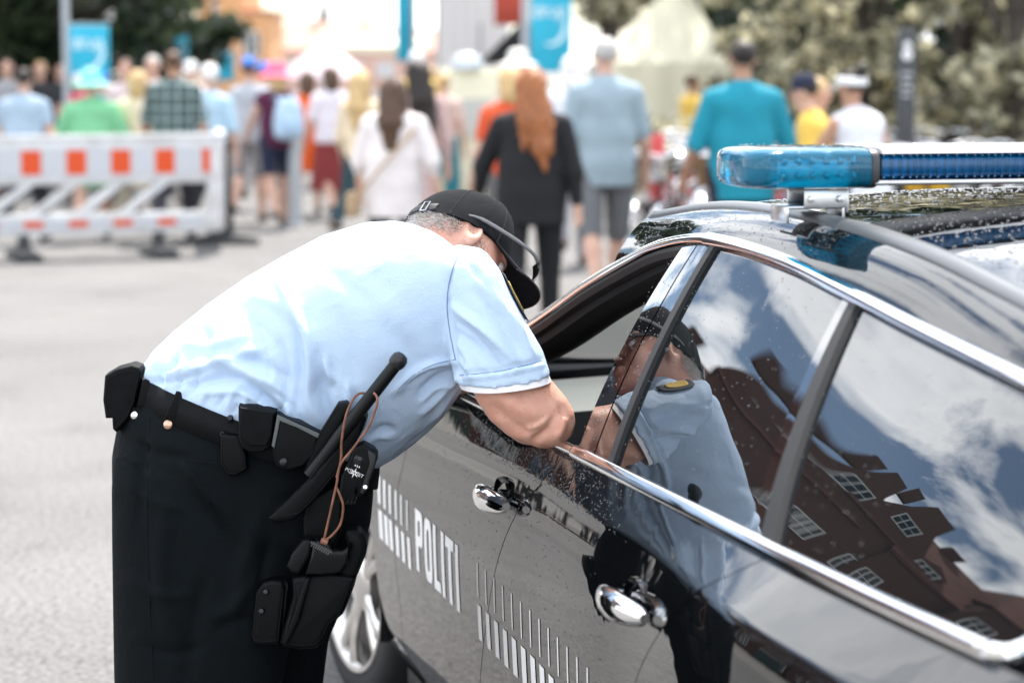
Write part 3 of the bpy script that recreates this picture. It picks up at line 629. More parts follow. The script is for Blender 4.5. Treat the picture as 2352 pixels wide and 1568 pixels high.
M_WEB = mat('black_webbing', (.006, .0068, .0075), .65, spec=.12, bump=.6, bscale=350, bdist=.0008)
OFF = thing('person', 'police officer in light blue shirt leaning on the car window sill', 'person', (P(430, 2100, 4.74).x, 4.74, 0))
OFF_L = Matrix.Translation(-Vector(OFF.location))
def off(o, par=None):
    if o.data is not None: o.data.transform(OFF_L)
    o.parent = par or OFF; return o
def bvh(me): return BVHTree.FromPolygons([v.co.copy() for v in me.vertices], [tuple(p.vertices) for p in me.polygons])
def Rax(deg): return Vector((math.sin(math.radians(deg)), -math.cos(math.radians(deg)), 0))
def pair(A, B, Y, t, yaw=14, e=2.3, sc=1., n=44):
    a = P(A[0], A[1], Y); b = P(B[0], B[1], Y); c = (a + b) / 2; return sellipse(c, (a - b) / 2 * sc, Rax(yaw) * t * sc, n, e)
TORSO = [((318, 892), (850, 1090), 4.74, .200, 12), ((322, 855), (862, 1068), 4.74, .207, 12), ((350, 812), (878, 1058), 4.74, .212, 13), ((400, 765), (898, 1046), 4.74, .214, 14), ((482, 700), (935, 1018), 4.735, .217, 15),
         ((570, 641), (970, 985), 4.73, .222, 17), ((660, 590), (1000, 952), 4.725, .226, 18), ((760, 540), (1026, 905), 4.72, .230, 20), ((860, 511), (1048, 850), 4.71, .230, 22),
         ((925, 508), (1062, 790), 4.69, .200, 24), ((972, 525), (1068, 730), 4.65, .150, 24), ((1010, 550), (1072, 690), 4.61, .10, 24), ((1035, 585), (1068, 650), 4.59, .05, 24)]
SLEEVE = [((975, 590), (1085, 560), 4.58, .075), ((998, 615), (1100, 570), 4.54, .085), ((1014, 655), (1130, 610), 4.515, .090), ((1024, 705), (1156, 664), 4.495, .091), ((1033, 765), (1192, 730), 4.475, .090), ((1046, 830), (1232, 796), 4.455, .090), ((1058, 888), (1251, 854), 4.44, .092)]
ARM = [((1055, 740), (1150, 720), 4.48, .05), ((1062, 830), (1228, 800), 4.45, .062), ((1084, 880), (1248, 856), 4.44, .064), ((1103, 925), (1268, 880), 4.432, .066), ((1132, 968), (1292, 908), 4.425, .065), ((1172, 1003), (1309, 938), 4.42, .060), ((1215, 1020), (1313, 962), 4.418, .052), ((1252, 1026), (1307, 985), 4.416, .040), ((1276, 1021), (1298, 1003), 4.415, .018)]
FARSH = P(950, 660, 4.90); FARELB = CW(-.30, .90, 1.06)
# --- shirt
g = G(); g.loft([pair(*r) for r in TORSO]); g.loft([pair(a, b, y, t, 24) for a, b, y, t in SLEEVE])
fs = [FARSH + (FARELB - FARSH) * t for t in (-.15, .05, .3, .62)]; g.tube(fs, [.06, .095, .092, .085], 20)
g.tube([P(985, 660, 4.62), FARSH], [.08, .08], 20)
tm = bpy.data.meshes.new('t'); tm.from_pydata([tuple(v) for v in g.v], [], g.f); tm.update()
SHIRT_ME = remesh(tm, .0052, 7)
_bt = [(330, 862), (372, 884), (430, 906), (500, 932), (560, 948), (620, 962), (690, 992)]
WAIST = []
for _k in range(17):
    _u = (_k + .3 * math.sin(_k * 5)) / 16.5 * (len(_bt) - 1); _i = min(int(_u), len(_bt) - 2); _f = _u - _i; _x = _bt[_i][0] * (1 - _f) + _bt[_i + 1][0] * _f; _y = _bt[_i][1] * (1 - _f) + _bt[_i + 1][1] * _f; _l = 34 + 22 * math.sin(_k * 2.3)
    WAIST.append(([(_x, _y + 4), (_x + 5 + .1 * _l, _y - .5 * _l), (_x + .45 * _l + 4 * math.sin(_k), _y - _l)], 4.5 + 1.5 * math.sin(_k * 3), (.0042 if _k % 2 else -.0046)))
def sculpt(me, folds, view=True):
    """raise or press cloth folds along lines, on the side of the body that faces the street"""
    n = len(me.vertices); co = np.empty(n * 3); me.vertices.foreach_get('co', co); co = co.reshape(-1, 3)
    no = np.empty(n * 3); me.vertices.foreach_get('normal', no); no = no.reshape(-1, 3); q = project(co); disp = np.zeros(n)
    vd = co - np.array([0, 0, CAM_H]); vd /= np.linalg.norm(vd, axis=1)[:, None]; fac = np.clip(-(no * vd).sum(1) * 2.2, 0, 1)
    for pts, wid, amp in folds:
        sp = [(p.x, p.y) for p in smooth_path([(x, y, 0) for x, y in pts], 6)]; L = len(sp) - 1
        best = np.full(n, 1e9); bt = np.zeros(n)
        for i in range(L):
            a = np.array(sp[i]); b = np.array(sp[i + 1]) - a; t = np.clip(((q - a) @ b) / (b @ b), 0, 1); d = np.linalg.norm(q - a - t[:, None] * b, axis=1); m = d < best; best[m] = d[m]; bt[m] = (i + t[m]) / L
        disp += 1.65 * amp * np.exp(-(best / wid) ** 2) * np.sin(np.pi * np.clip(bt * .92 + .04, 0, 1)) ** .6 * fac
    co += no * disp[:, None]; me.vertices.foreach_set('co', co.ravel()); me.update()
sculpt(SHIRT_ME, WAIST + [
    ([(640, 640), (676, 715), (704, 782), (712, 848), (706, 909), (728, 965)], 15, .013), ([(668, 700), (690, 790), (694, 870), (690, 930)], 13, -.008),
    ([(735, 800), (738, 860), (742, 910), (760, 960), (790, 985)], 13, -.009), ([(716, 745), (742, 803), (752, 850), (772, 880)], 12, .009), ([(700, 720), (765, 850), (760, 905)], 11, -.005),
    ([(500, 830), (568, 856), (634, 895), (680, 962)], 15, .010), ([(560, 885), (620, 925), (655, 975)], 12, -.008), ([(520, 812), (600, 835), (660, 870)], 12, -.006),
    ([(392, 876), (458, 848), (546, 818), (600, 800)], 13, .009), ([(430, 890), (500, 868), (560, 872)], 11, -.008), ([(340, 872), (365, 838), (380, 800)], 10, .008), ([(362, 880), (388, 850), (402, 820)], 9, -.008), ([(330, 850), (345, 830)], 9, .006),
    ([(450, 740), (480, 800), (470, 850)], 18, -.006), ([(540, 700), (590, 760), (620, 820)], 22, -.005),
    ([(1052, 832), (1000, 838), (950, 862), (905, 900)], 10, .008), ([(1050, 850), (1005, 868), (960, 905)], 10, -.007), ([(1048, 865), (1010, 905), (965, 950)], 9, .008), ([(1040, 890), (1005, 935)], 8, -.006),
    ([(1028, 690), (1036, 760), (1048, 830), (1056, 872)], 6, -.012), ([(1090, 552), (1050, 590), (1030, 650), (1026, 700)], 5, -.005),
    ([(1032, 700), (1110, 755), (1170, 815), (1190, 848)], 10, .007), ([(1045, 760), (1100, 800), (1150, 850)], 11, -.006), ([(1042, 790), (1070, 830), (1085, 868)], 9, .006), ([(1100, 640), (1150, 700), (1200, 770)], 10, .005), ([(1090, 670), (1150, 745), (1195, 810)], 10, -.005),
    ([(1056, 858), (1150, 848), (1244, 826)], 4, -.004), ([(1057, 868), (1150, 860), (1247, 838)], 5, .003),
    ([(850, 1010), (880, 985), (905, 990)], 9, -.007), ([(838, 1020), (870, 1000), (900, 1003)], 8, .006), ([(880, 740), (930, 800), (960, 850)], 25, -.005), ([(760, 700), (800, 800), (820, 880)], 24, -.004), ([(860, 620), (900, 680)], 30, -.004),
    ([(350, 868), (420, 852), (470, 820)], 6, .005), ([(372, 884), (430, 868), (500, 842)], 5, -.005), ([(560, 905), (606, 932), (640, 968)], 6, .006), ([(610, 880), (668, 930), (700, 985)], 6, -.006), ([(470, 905), (540, 900), (600, 915)], 6, .004),
    ([(780, 985), (800, 930), (798, 880)], 7, .006), ([(800, 990), (822, 940), (818, 900)], 6, -.005), ([(640, 780), (660, 850), (656, 920)], 8, -.006), ([(600, 760), (628, 830), (632, 880)], 8, .005),
    ([(1046, 840), (985, 850), (930, 885)], 5, -.005), ([(1044, 874), (1000, 890), (965, 925)], 5, .005), ([(1040, 905), (1002, 955), (960, 1000)], 6, .005), ([(1000, 960), (955, 1010), (905, 1060)], 8, -.005),
    ([(1048, 740), (1090, 770), (1130, 815), (1150, 846)], 5, -.005), ([(1060, 720), (1120, 770), (1160, 820)], 5, .004), ([(1070, 600), (1120, 660), (1165, 740)], 6, -.004), ([(1050, 800), (1075, 840)], 5, -.006), ([(1175, 700), (1205, 775), (1225, 815)], 6, .004),
    ([(700, 600), (780, 640), (850, 700)], 18, -.003), ([(560, 670), (640, 700), (700, 760)], 16, .004), ([(420, 790), (500, 790), (560, 770)], 12, .005)])
BV_S = bvh(SHIRT_ME); SHIRT = off(link('shirt', SHIRT_ME, M_SHIRT)); SHIRT['label'] = 'light blue short sleeved shirt'
def hit(bv, px, py, dflt=4.5):
    h = bv.ray_cast(Vector((0, 0, CAM_H)), RAY(px, py)); return (h[0], h[1]) if h[0] is not None else (P(px, py, dflt), Vector((0, -1, 0)))
def seam(name, pts, bv, r, m, parent, lift=.0):
    path = []
    for p in smooth_path([(x, y, 0) for x, y in pts], 8):
        h = bv.ray_cast(Vector((0, 0, CAM_H)), RAY(p.x, p.y))
        if h[0] is not None: path.append(h[0] + h[1] * lift)
    if len(path) > 2:
        g = G(); g.tube(path, r, 6); o = off(g.obj(name, m, None)); return o
M_SEAM = mat('seam_thread', (.20, .27, .42), .8)
seam('seam', [(1084, 552), (1054, 584), (1034, 640), (1027, 700), (1033, 760), (1046, 826)], BV_S, .0013, M_SEAM, OFF)
seam('seam', [(1046, 826), (1000, 836), (955, 858), (915, 893)], BV_S, .0011, M_SEAM, OFF)
seam('seam', [(1057, 862), (1150, 852), (1244, 829)], BV_S, .0010, M_SEAM, OFF, .0004)
# white undershirt sleeve below the hem
g = G(); rr = [pair(a, b, y, t, 24, sc=s) for a, b, y, t, s in (((1054, 865), (1243, 833), 4.445, .088, .965), ((1066, 893), (1252, 862), 4.438, .088, .985), ((1068, 898), (1253, 866), 4.437, .088, .985), ((1068, 898), (1253, 866), 4.437, .086, .93))]
g.loft(rr, cap=False); off(g.obj('undershirt_sleeve', mat('white_cotton', (.82, .80, .82), .85), None))
# --- head
HC = P(1052, 576, 4.80); HF = Vector((.774, .122, -.621)).normalized(); HR = Vector((.50, -.72, .48)); HR = (HR - HF * HR.dot(HF)).normalized(); HU = HR.cross(HF)
HM = Matrix((HR, HF, HU)).transposed().to_4x4(); HM.translation = HC
def head_prims(k=.02):
    pr = [ell((0, -.012, .028), (.077, .099, .088), k=k), cone((0, .022, -.015), (0, .045, -.078), .064, .046, k=.03), ell((0, .074, -.100), (.024, .020, .018), k=.02),
          ell((.040, .060, -.035), (.026, .024, .026), k=.02), ell((-.040, .060, -.035), (.026, .024, .026), k=.02),
          ell((0, .082, .028), (.052, .018, .012), k=.015), cone((0, .094, .012), (0, .116, -.030), .009, .013, k=.012), ell((.012, .105, -.034), (.009, .011, .008), k=.008), ell((-.012, .105, -.034), (.009, .011, .008), k=.008),
          ell((0, .094, -.060), (.022, .010, .005), k=.006), ell((0, .092, -.071), (.019, .010, .006), k=.006),
          ell((.031, .094, .006), (.016, .012, .010), k=.008, sub=True), ell((-.031, .094, .006), (.016, .012, .010), k=.008, sub=True),
          cone((0, -.025, -.04), (0, -.055, -.16), .060, .064, k=.03)]
    for s in (1, -1):
        M = axes((s, -.35, .05), (0, -.25, 1)); M3 = np.array(M)
        pr += [ell((s * .079, -.012, -.002), (.036, .022, .011), M3, k=.008), ell((s * .0885, -.012, .003), (.022, .012, .010), M3, k=.006, sub=True), ell((s * .080, -.004, -.028), (.010, .008, .008), k=.006), ell((s * .080, .006, -.006), (.006, .005, .008), k=.004)]
    return pr
HV, HFc = sdf_mesh(head_prims(), .0035)
g = G(); A4 = np.array(HM); hv = HV @ A4[:3, :3].T + A4[:3, 3]; g.add([Vector(p) for p in hv], [tuple(int(i) for i in q) for q in HFc])
# --- arms, hands, torso and legs under the clothes, all one body
def hand_prims(wr, d, up, sgn=1, curl=.5, L=.105):
    """wr wrist, d pointing direction, up back of the hand; five separate fingers"""
    d = Vector(d).normalized(); up = Vector(up); up = (up - d * up.dot(d)).normalized(); sd = d.cross(up) * sgn; wr = Vector(wr)
    pr = [cone(wr + d * .01, wr + d * .075, .030, .040, k=.015, ax=up, f=.42)]
    for i, (o, ln) in enumerate(((.032, .072), (.011, .082), (-.011, .076), (-.031, .060))):
        b = wr + d * .082 + sd * o; m = b + (d * math.cos(curl * .6) - up * math.sin(curl * .6)) * ln * .5; e = m + (d * math.cos(curl * 1.8) - up * math.sin(curl * 1.8)) * ln * .55
        pr += [cone(wr + d * .06 + sd * o * .9, b, .010, .0095, k=.006), cone(b, m, .0095, .0085, k=.004), cone(m, e, .0085, .007, k=.004)]
    t0 = wr + d * .022 + sd * .028; t1 = t0 + (d * .6 + sd * .75 - up * .2) * .045; t2 = t1 + (d * .9 + sd * .25 - up * .3) * .035
    return pr + [cone(t0, t1, .014, .011, k=.01), cone(t1, t2, .011, .009, k=.004)]
ELB = P(1252, 968, 4.42); WR1 = P(1165, 925, 4.66); WRF = CW(-.62, .72, 1.08)
pr = [cone(ELB, ELB + (WR1 - ELB) * .35, .050, .052, k=.02), cone(ELB + (WR1 - ELB) * .35, WR1, .052, .030, k=.02)] + hand_prims(WR1, CW(-.25, .84, 1.03) - WR1, (0, 0, 1), 1)
fa = FARELB; pr += [cone(FARSH, fa, .056, .048, k=.02), cone(fa, WRF, .048, .029, k=.02)] + hand_prims(WRF, CW(-.8, .6, 1.03) - WRF, (0, 0, 1), -1)
V2, F2 = sdf_mesh(pr, .0055); g.add([Vector(p) for p in V2], [tuple(int(i) for i in q) for q in F2])
g.loft([pair(a, b, y, t, 24) for a, b, y, t in ARM]); g.loft([pair(*r, sc=.90) for r in TORSO[:-1]])
g.tube([P(980, 640, 4.75), HM @ Vector((0, -.03, -.06))], [.075, .062], 16)
RLEG = [((262, 1040), (735, 1200), 4.655, .10), ((256, 1120), (715, 1250), 4.645, .112), ((257, 1250), (700, 1330), 4.64, .115), ((259, 1400), (676, 1430), 4.635, .112), ((262, 1568), (645, 1580), 4.63, .106), ((285, 1760), (590, 1768), 4.64, .092), ((300, 1950), (550, 1955), 4.66, .085), ((305, 2085), (540, 2090), 4.67, .085)]
LLEG = [((400, 1120), (838, 1190), 4.83, .10), ((415, 1200), (830, 1255), 4.845, .112), ((425, 1330), (800, 1350), 4.85, .115), ((432, 1450), (752, 1460), 4.855, .110), ((440, 1568), (738, 1575), 4.86, .104), ((470, 1760), (715, 1765), 4.87, .092), ((480, 1950), (690, 1955), 4.88, .085), ((485, 2035), (685, 2040), 4.89, .085)]
PELV = [((312, 880), (850, 1078), 4.74, .198), ((300, 915), (852, 1095), 4.74, .203), ((274, 965), (852, 1130), 4.74, .210), ((258, 1050), (846, 1190), 4.74, .212), ((258, 1120), (828, 1255), 4.74, .205), ((300, 1180), (790, 1280), 4.745, .17)]
g.loft([pair(*r, sc=.9) for r in PELV]); g.loft([pair(*r, sc=.62) for r in RLEG]); g.loft([pair(*r, sc=.62) for r in LLEG])
tm = bpy.data.meshes.new('t'); tm.from_pydata([tuple(v) for v in g.v], [], g.f); tm.update()
BM_ = remesh(tm, .0042, 3)
sculpt(BM_, [([(1296, 955), (1290, 985), (1276, 1005)], 10, .006), ([(1262, 985), (1240, 1000), (1225, 1012)], 8, -.005), ([(1270, 955), (1262, 975), (1250, 990)], 6, -.003), ([(1140, 900), (1190, 935), (1240, 955)], 18, .004), ([(1120, 925), (1170, 970), (1215, 1000)], 14, -.004), ([(1285, 930), (1300, 960)], 6, -.003), ([(1210, 985), (1240, 975), (1262, 958)], 5, .003)])
BODY = off(link('body', BM_, M_SKIN))
for s in (1, -1):
    g = G(); g.lathe([(.0115 * math.sin(a), .0115 * math.cos(a)) for a in np.linspace(.02, math.pi - .02, 12)], 14); o = g.obj('eye', mat('eye_white', (.75, .72, .70), .1), None)
    o.data.transform(HM @ Matrix.Translation((s * .031, .0815, .006))); off(o)
# --- hair: short grey fringe below the cap
def strands(pts, length, wid):
    g = G()
    for p, n in pts:
        d = (n + Vector((RNG.gauss(0, .35), RNG.gauss(-.45, .3), RNG.gauss(-.6, .35)))).normalized(); t = d.cross(Vector((RNG.gauss(0, 1), RNG.gauss(0, 1), RNG.gauss(0, 1)))).normalized() * wid; L = length * RNG.uniform(.6, 1.2)
        g.add([p - t - n * .002, p + t - n * .002, p + t * .7 + d * L * .5, p - t * .7 + d * L * .5, p + d * L - Vector((0, 0, L * .2))], [(0, 1, 2, 3), (3, 2, 4)])
    return g
pts = []
while len(pts) < 4200:
    a = RNG.uniform(0, 2 * math.pi); z = RNG.uniform(-.055, .004); x, y = math.cos(a), math.sin(a)
    if y > .45: continue
    if y > -.25 and z < -.012 and abs(x) > .5 and not (.05 < y < .35): continue
    e = math.sqrt(max(.05, 1 - ((z - .028) / .088) ** 2)); sq = 1 if z > -.03 else .93
    p = Vector((x * .0775 * e * sq, -.012 + y * .0995 * e * sq, z)); n = Vector((x / .077, y / .099, (z - .028) / .09)).normalized(); pts.append((p, n))
o = strands(pts, .018, .0010).obj('hair', mat('grey_hair', (.80, .74, .69), .6, var=.15, vscale=60), None); o.data.transform(HM); off(o)
# --- cap
CAPM = HM
M_CAP = cloth_mat('black_cap_twill', (.008, .009, .011), 600, .35, .9)
e_ = bpy.data.objects.new('cap', None); COL.objects.link(e_); off(e_); CAPE = e_
def capo(g, name, m):
    o = g.obj(name, m, None, True, 50); o.data.transform(CAPM); return off(o, CAPE)
def crown_pt(a, t):
    """a azimuth (pi/2 = front), t 0 rim .. 1 button"""
    rx, ry = .0875, .1095; z0 = .008 + .020 * math.sin(a); f = math.cos(t * math.pi / 2) ** .62; hgt = .124 * math.sin(t * math.pi / 2) ** 1.05
    return Vector((rx * f * math.cos(a), -.012 + ry * f * math.sin(a), z0 + hgt))
NA = 48
back = lambda a: abs((a - 1.5 * math.pi + math.pi) % (2 * math.pi) - math.pi)
g = G(); rings = []
for t in np.linspace(0, 1, 16)[:-1]:
    row = []
    for k in range(NA):
        a = 2 * math.pi * k / NA; b = back(a); t0 = .13 * math.sqrt(max(0, 1 - (b / .62) ** 2)) if b < .62 else 0.
        row.append(crown_pt(a, t0 + (1 - t0) * t))
    rings.append(row)
rings.append([crown_pt(2 * math.pi * k / NA, .985) for k in range(NA)]); g.loft(rings, cap=True)
o = capo(g, 'crown', M_CAP); md = o.modifiers.new('s', 'SOLIDIFY'); md.thickness = .002
g = G()
for k in range(6):
    a = math.pi / 2 + k * math.pi / 3; g.tube([crown_pt(a, t) * 1.0 + Vector((0, 0, .0006)) for t in np.linspace(.0 if k != 3 else .45, .98, 12)], .0012, 5)
capo(g, 'crown_seam', mat('cap_thread', (.004, .004, .005), .9))
g = G(); g.lathe([(.007, 0), (.006, .004), (.001, .006)], 12, None, crown_pt(0, .99)); capo(g, 'button', M_CAP)
g = G(); sheet(g, lambda i, j: (lambda a: crown_pt(1.5 * math.pi + a, 0) * (1 + .012) + Vector((0, 0, .003 + .019 * i)))(-.75 + 1.5 * j), 4, 20); o = capo(g, 'strap', mat('cap_strap', (.014, .015, .017), .6)); o.modifiers.new('s', 'SOLIDIFY').thickness = .002
g = G(); ba = 1.5 * math.pi + .50; c0 = crown_pt(ba, 0) * 1.03; tn = (crown_pt(ba + .1, 0) - crown_pt(ba - .1, 0)).normalized(); zz = Vector((0, 0, 1))
g.tube([c0 + tn * x + zz * z for x, z in ((-.006, 0), (-.006, .025), (.006, .025), (.006, 0), (-.006, 0))], .0013, 6); capo(g, 'buckle', mat('steel', (.5, .5, .5), .3, 1.))
g = G()
def brim_pt(u, t, dz=0.):
    a = math.pi / 2 + (u - .5) * 2.15; r = crown_pt(a, 0); fwd = .094 * (math.cos((u - .5) * 2.15) ** .55)
    x = r.x * (1 + .12 * t); y = r.y + fwd * t; return Vector((x, y, r.z - .002 - .012 * t - .020 * (abs(u - .5) * 2) ** 2 * t + .002 + dz))
sheet(g, lambda i, j: brim_pt(j, i), 10, 26); o = capo(g, 'brim', M_CAP); o.modifiers.new('s', 'SOLIDIFY').thickness = .0035
g = G(); g.tube([brim_pt(u, 1.0) for u in np.linspace(0, 1, 30)], .0021, 6); capo(g, 'brim_edge', mat('brim_lit_edge', (.05, .05, .055), .6))  # paler tube paints the lit line along the brim edge
# --- sunglasses pushed up over the cap
SG = thing('sunglasses', 'black wraparound sunglasses pushed up over the officer cap brim', 'sunglasses', HC); SG_I = Matrix.Translation(-HC)
def sgo(g, name, m):
    o = g.obj(name, m, None); o.data.transform(SG_I @ HM); o.parent = SG; return o
for s in (1, -1):
    g = G(); g.tube(smooth_path([(s * .080, -.045, .014), (s * .087, -.015, .028), (s * .090, .035, .036), (s * .089, .085, .042), (s * .080, .122, .046), (s * .060, .145, .046)], 5), [.0022] * 6 + [.003] * 20, 6, up=(0, 0, 1), flat=1.5); sgo(g, 'temple', mat('grey_frame', (.16, .16, .165), .25))
    g = G(); sheet(g, lambda i, j: (s * (.012 + .060 * j), .163 - .026 * j * j - .006 * i, .046 - .026 * i * (1 - .3 * j)), 6, 10); sgo(g, 'lens', M_GBLK)
g = G(); g.tube(smooth_path([(-.072, .137, .047), (-.04, .154, .047), (0, .162, .047), (.04, .154, .047), (.072, .137, .047)], 5), .0032, 6); sgo(g, 'frame', mat('black_frame', (.01, .01, .011), .2))
# --- trousers and shoes
g = G(); g.loft([pair(*r) for r in PELV]); g.loft([pair(*r, yaw=8) for r in RLEG]); g.loft([pair(*r, yaw=16) for r in LLEG])
tm = bpy.data.meshes.new('t'); tm.from_pydata([tuple(v) for v in g.v], [], g.f); tm.update()
TR_ME = remesh(tm, .008, 5)
sculpt(TR_ME, [([(432, 1075), (475, 1130), (530, 1190), (590, 1260)], 13, .009), ([(450, 1110), (500, 1180), (560, 1260)], 12, -.007), ([(330, 980), (325, 1080), (320, 1200)], 12, -.005), ([(600, 1180), (560, 1300), (540, 1420)], 20, .006), ([(380, 1160), (370, 1300), (390, 1450)], 22, .006), ([(470, 1330), (440, 1450), (430, 1560)], 18, -.006), ([(640, 1150), (700, 1140), (760, 1160)], 14, -.006), ([(590, 1320), (540, 1390), (480, 1420)], 14, .005),
    ([(300, 1010), (360, 1040), (440, 1050)], 9, -.005), ([(290, 1100), (350, 1150), (420, 1170)], 10, .006), ([(420, 1060), (460, 1110), (500, 1170)], 6, .006), ([(300, 1320), (360, 1360), (430, 1370)], 12, .005), ([(500, 1440), (560, 1420), (620, 1430)], 10, -.006), ([(330, 1480), (400, 1500), (470, 1480)], 11, -.005), ([(620, 1240), (600, 1330), (610, 1400)], 9, -.006)])
BV_T = bvh(TR_ME)
seam('seam', [(432, 1058), (470, 1062), (520, 1068)], BV_T, .0016, mat('dark_thread', (.0055, .007, .009), .8, spec=.1), OFF); seam('seam', [(430, 1060), (480, 1150), (560, 1250)], BV_T, .0014, mat('dark_thread', (.012,) * 3), OFF); seam('seam', [(345, 960), (338, 1100), (340, 1300), (352, 1560)], BV_T, .0013, mat('dark_thread', (.012,) * 3), OFF)
TROU = off(link('trousers', TR_ME, M_NAVY)); TROU['label'] = 'navy black uniform trousers'
for ring, yw in ((RLEG, 4.66), (LLEG, 4.88)):
    c = (P(*ring[-1][0], ring[-1][2]) + P(*ring[-1][1], ring[-1][2])) / 2
    o = sdf_obj('shoe', [cone((c.x - .03, c.y, .045), (c.x + .19, c.y + .04, .04), .050, .042, k=.02, ax=(0, 0, 1), f=1.0), cone((c.x - .01, c.y, .05), (c.x - .01, c.y, .12), .052, .05, k=.02)], .010, M_LEATH, planes=(((0, 0, -1), -.001),)); off(o)
# --- duty belt and what hangs on it
DB = thing('duty_belt', 'black webbing duty belt with pouches and holders round the officer waist', 'belt', (0, 4.74, 1.0)); DB_I = Matrix.Translation((0, -4.74, -1.0))
def dbo(o, par=None): o.data.transform(DB_I); o.parent = par or DB; return o
bl = [((314, 858), (866, 1066), 4.74, .214), ((303, 926), (862, 1112), 4.74, .214)]
up_, lo_ = pair(*bl[0], n=80), pair(*bl[1], n=80)
g = G(); g.loft([lo_, up_], cap=False); o = g.obj('strap', M_WEB, None); o.modifiers.new('s', 'SOLIDIFY').thickness = .005; dbo(o)
bm_ = bmesh.new(); vs = [bm_.verts.new(p) for p in lo_ + up_]; BV_B = BVHTree.FromPolygons([v for v in lo_ + up_], [(k, (k + 1) % 80, 80 + (k + 1) % 80, 80 + k) for k in range(80)]); bm_.free()
def Z4(x, y): return (188.2 + .52 * x, 752.6 + .52 * y)
def near(px, py, dflt=4.52):
    best = None
    for bv in (BV_S, BV_T, BV_B):
        h = bv.ray_cast(Vector((0, 0, CAM_H)), RAY(px, py))
        if h[0] is not None and (best is None or h[0].y < best): best = h[0].y
    return best if best is not None else dflt
def slab(name, poly, m, th, par=None, Y=None, bev=.006, z4=True, tag_=None):
    """a thick pouch: traced outline, its own distance (resting on the body) and depth"""
    pts = [Z4(*p) if z4 else p for p in poly]; cx = sum(p[0] for p in pts) / len(pts); cy = sum(p[1] for p in pts) / len(pts)
    Yb = Y if Y is not None else near(cx, cy) + .008
    fr = [P(px, py, Yb - th) for px, py in pts]; dd = Vector((0, th, 0)); c = sum(fr, Vector()) / len(fr)
    bm = bmesh.new(); a = [bm.verts.new(p) for p in fr]; b = [bm.verts.new(p + dd + (p - c) * .04) for p in fr]; n = len(a)
    f = bm.faces.new(a); bm.faces.new(b[::-1])
    for k in range(n): bm.faces.new((a[k], b[k], b[(k + 1) % n], a[(k + 1) % n]))
    bmesh.ops.recalc_face_normals(bm, faces=bm.faces)
    bmesh.ops.bevel(bm, geom=list(f.edges), offset=min(bev, th * .8), segments=3, profile=.55, affect='EDGES', clamp_overlap=True)
    o = dbo(bm_obj(name, bm, m, None, True, 40), par)
    if th > .029 and m in (M_LEATH, M_NYLON):                                       # row of stitching just inside the edge
        g = G(); q = [c + (p - c) * .86 + Vector((0, -.0006, 0)) for p in fr]; q = [a_ + (b_ - a_) * t for a_, b_ in zip(q, q[1:] + q[:1]) for t in (0, .5)]; g.tube(q + [q[0]], .0007, 5, cap=False); st = g.obj('stitching', mat('grey_thread', (.014, .015, .016), .8, spec=.1), None); st.data.transform(DB_I); st.parent = o
    return o
def studs(name, at, r, m, Y=None, par=None):
    p = Z4(*at); Yb = (Y if Y is not None else near(*p)) ; q = P(p[0], p[1], Yb); g = G(); g.lathe([(r, -.002), (r, .001), (r * .75, .0028), (.0005, .0035)], 16, axes((-.15, -1, .2)), q); return dbo(g.obj(name, m, None), par)
slab('pouch', [(100, 215), (150, 185), (220, 166), (252, 178), (262, 200), (235, 330), (205, 400), (150, 462), (135, 448), (132, 400), (103, 400), (92, 320)], M_NYLON, .05, Y=4.72, bev=.012)
slab('belt_keeper', [(268, 228), (322, 236), (316, 262), (300, 352), (243, 345)], M_LEATH, .006, bev=.002); slab('belt_keeper', [(416, 282), (478, 296), (462, 330), (440, 408), (368, 392)], M_LEATH, .006, bev=.002)
slab('belt_tab', [(215, 350), (252, 358), (250, 400), (225, 408), (208, 395)], M_LEATH, .004, bev=.001); slab('belt_tab', [(360, 395), (404, 402), (400, 445), (378, 456), (356, 440)], M_LEATH, .004, bev=.001)
studs('snap', (232, 386), .0075, M_CHROME, near(*Z4(232, 386)) - .006); studs('snap', (380, 427), .0088, mat('copper', (.62, .38, .28), .3, 1.), near(*Z4(380, 427)) - .006)
pB0 = slab('pouch', [(612, 470), (700, 480), (725, 560), (730, 625), (680, 655), (640, 650), (608, 600)], M_LEATH, .032, bev=.008)
pA = slab('pouch', [(690, 350), (772, 352), (852, 374), (846, 480), (830, 530), (800, 550), (740, 552), (706, 530), (690, 490)], M_NYLON, .042, bev=.008)
slab('pouch_flap', [(700, 352), (845, 376), (838, 470), (815, 520), (740, 520), (706, 480)], M_NYLON, .010, Y=near(*Z4(770, 450)) - .032, bev=.003)
pC = slab('pouch', [(858, 386), (950, 418), (1047, 468), (1040, 520), (1018, 572), (980, 618), (915, 640), (852, 612), (836, 545), (842, 470)], M_LEATH, .046, bev=.010)
slab('pouch_flap', [(880, 398), (1042, 470), (1020, 560), (975, 610), (915, 625), (862, 600), (850, 520)], M_LEATH, .008, Y=near(*Z4(940, 520)) - .037, bev=.003)
slab('pouch_edge', [(862, 388), (878, 394), (850, 530), (838, 520)], mat('worn_nylon', (.10, .11, .11), .8), .004, Y=near(*Z4(940, 520)) - .043, bev=.001); slab('pouch_edge', [(872, 390), (1047, 468), (1040, 486), (950, 440), (868, 408)], mat('worn_nylon', (.10, .11, .11), .8), .004, Y=near(*Z4(940, 520)) - .044, bev=.001)
studs('snap', (890, 592), .0075, mat('dark_snap', (.03, .033, .035), .3, .8), near(*Z4(900, 580)) - .048); studs('snap', (655, 398), .006, mat('dark_snap', (.03,) * 3), near(*Z4(655, 398)) - .008); studs('snap', (622, 470), .006, mat('dark_snap', (.03,) * 3), near(*Z4(622, 470)) - .006)
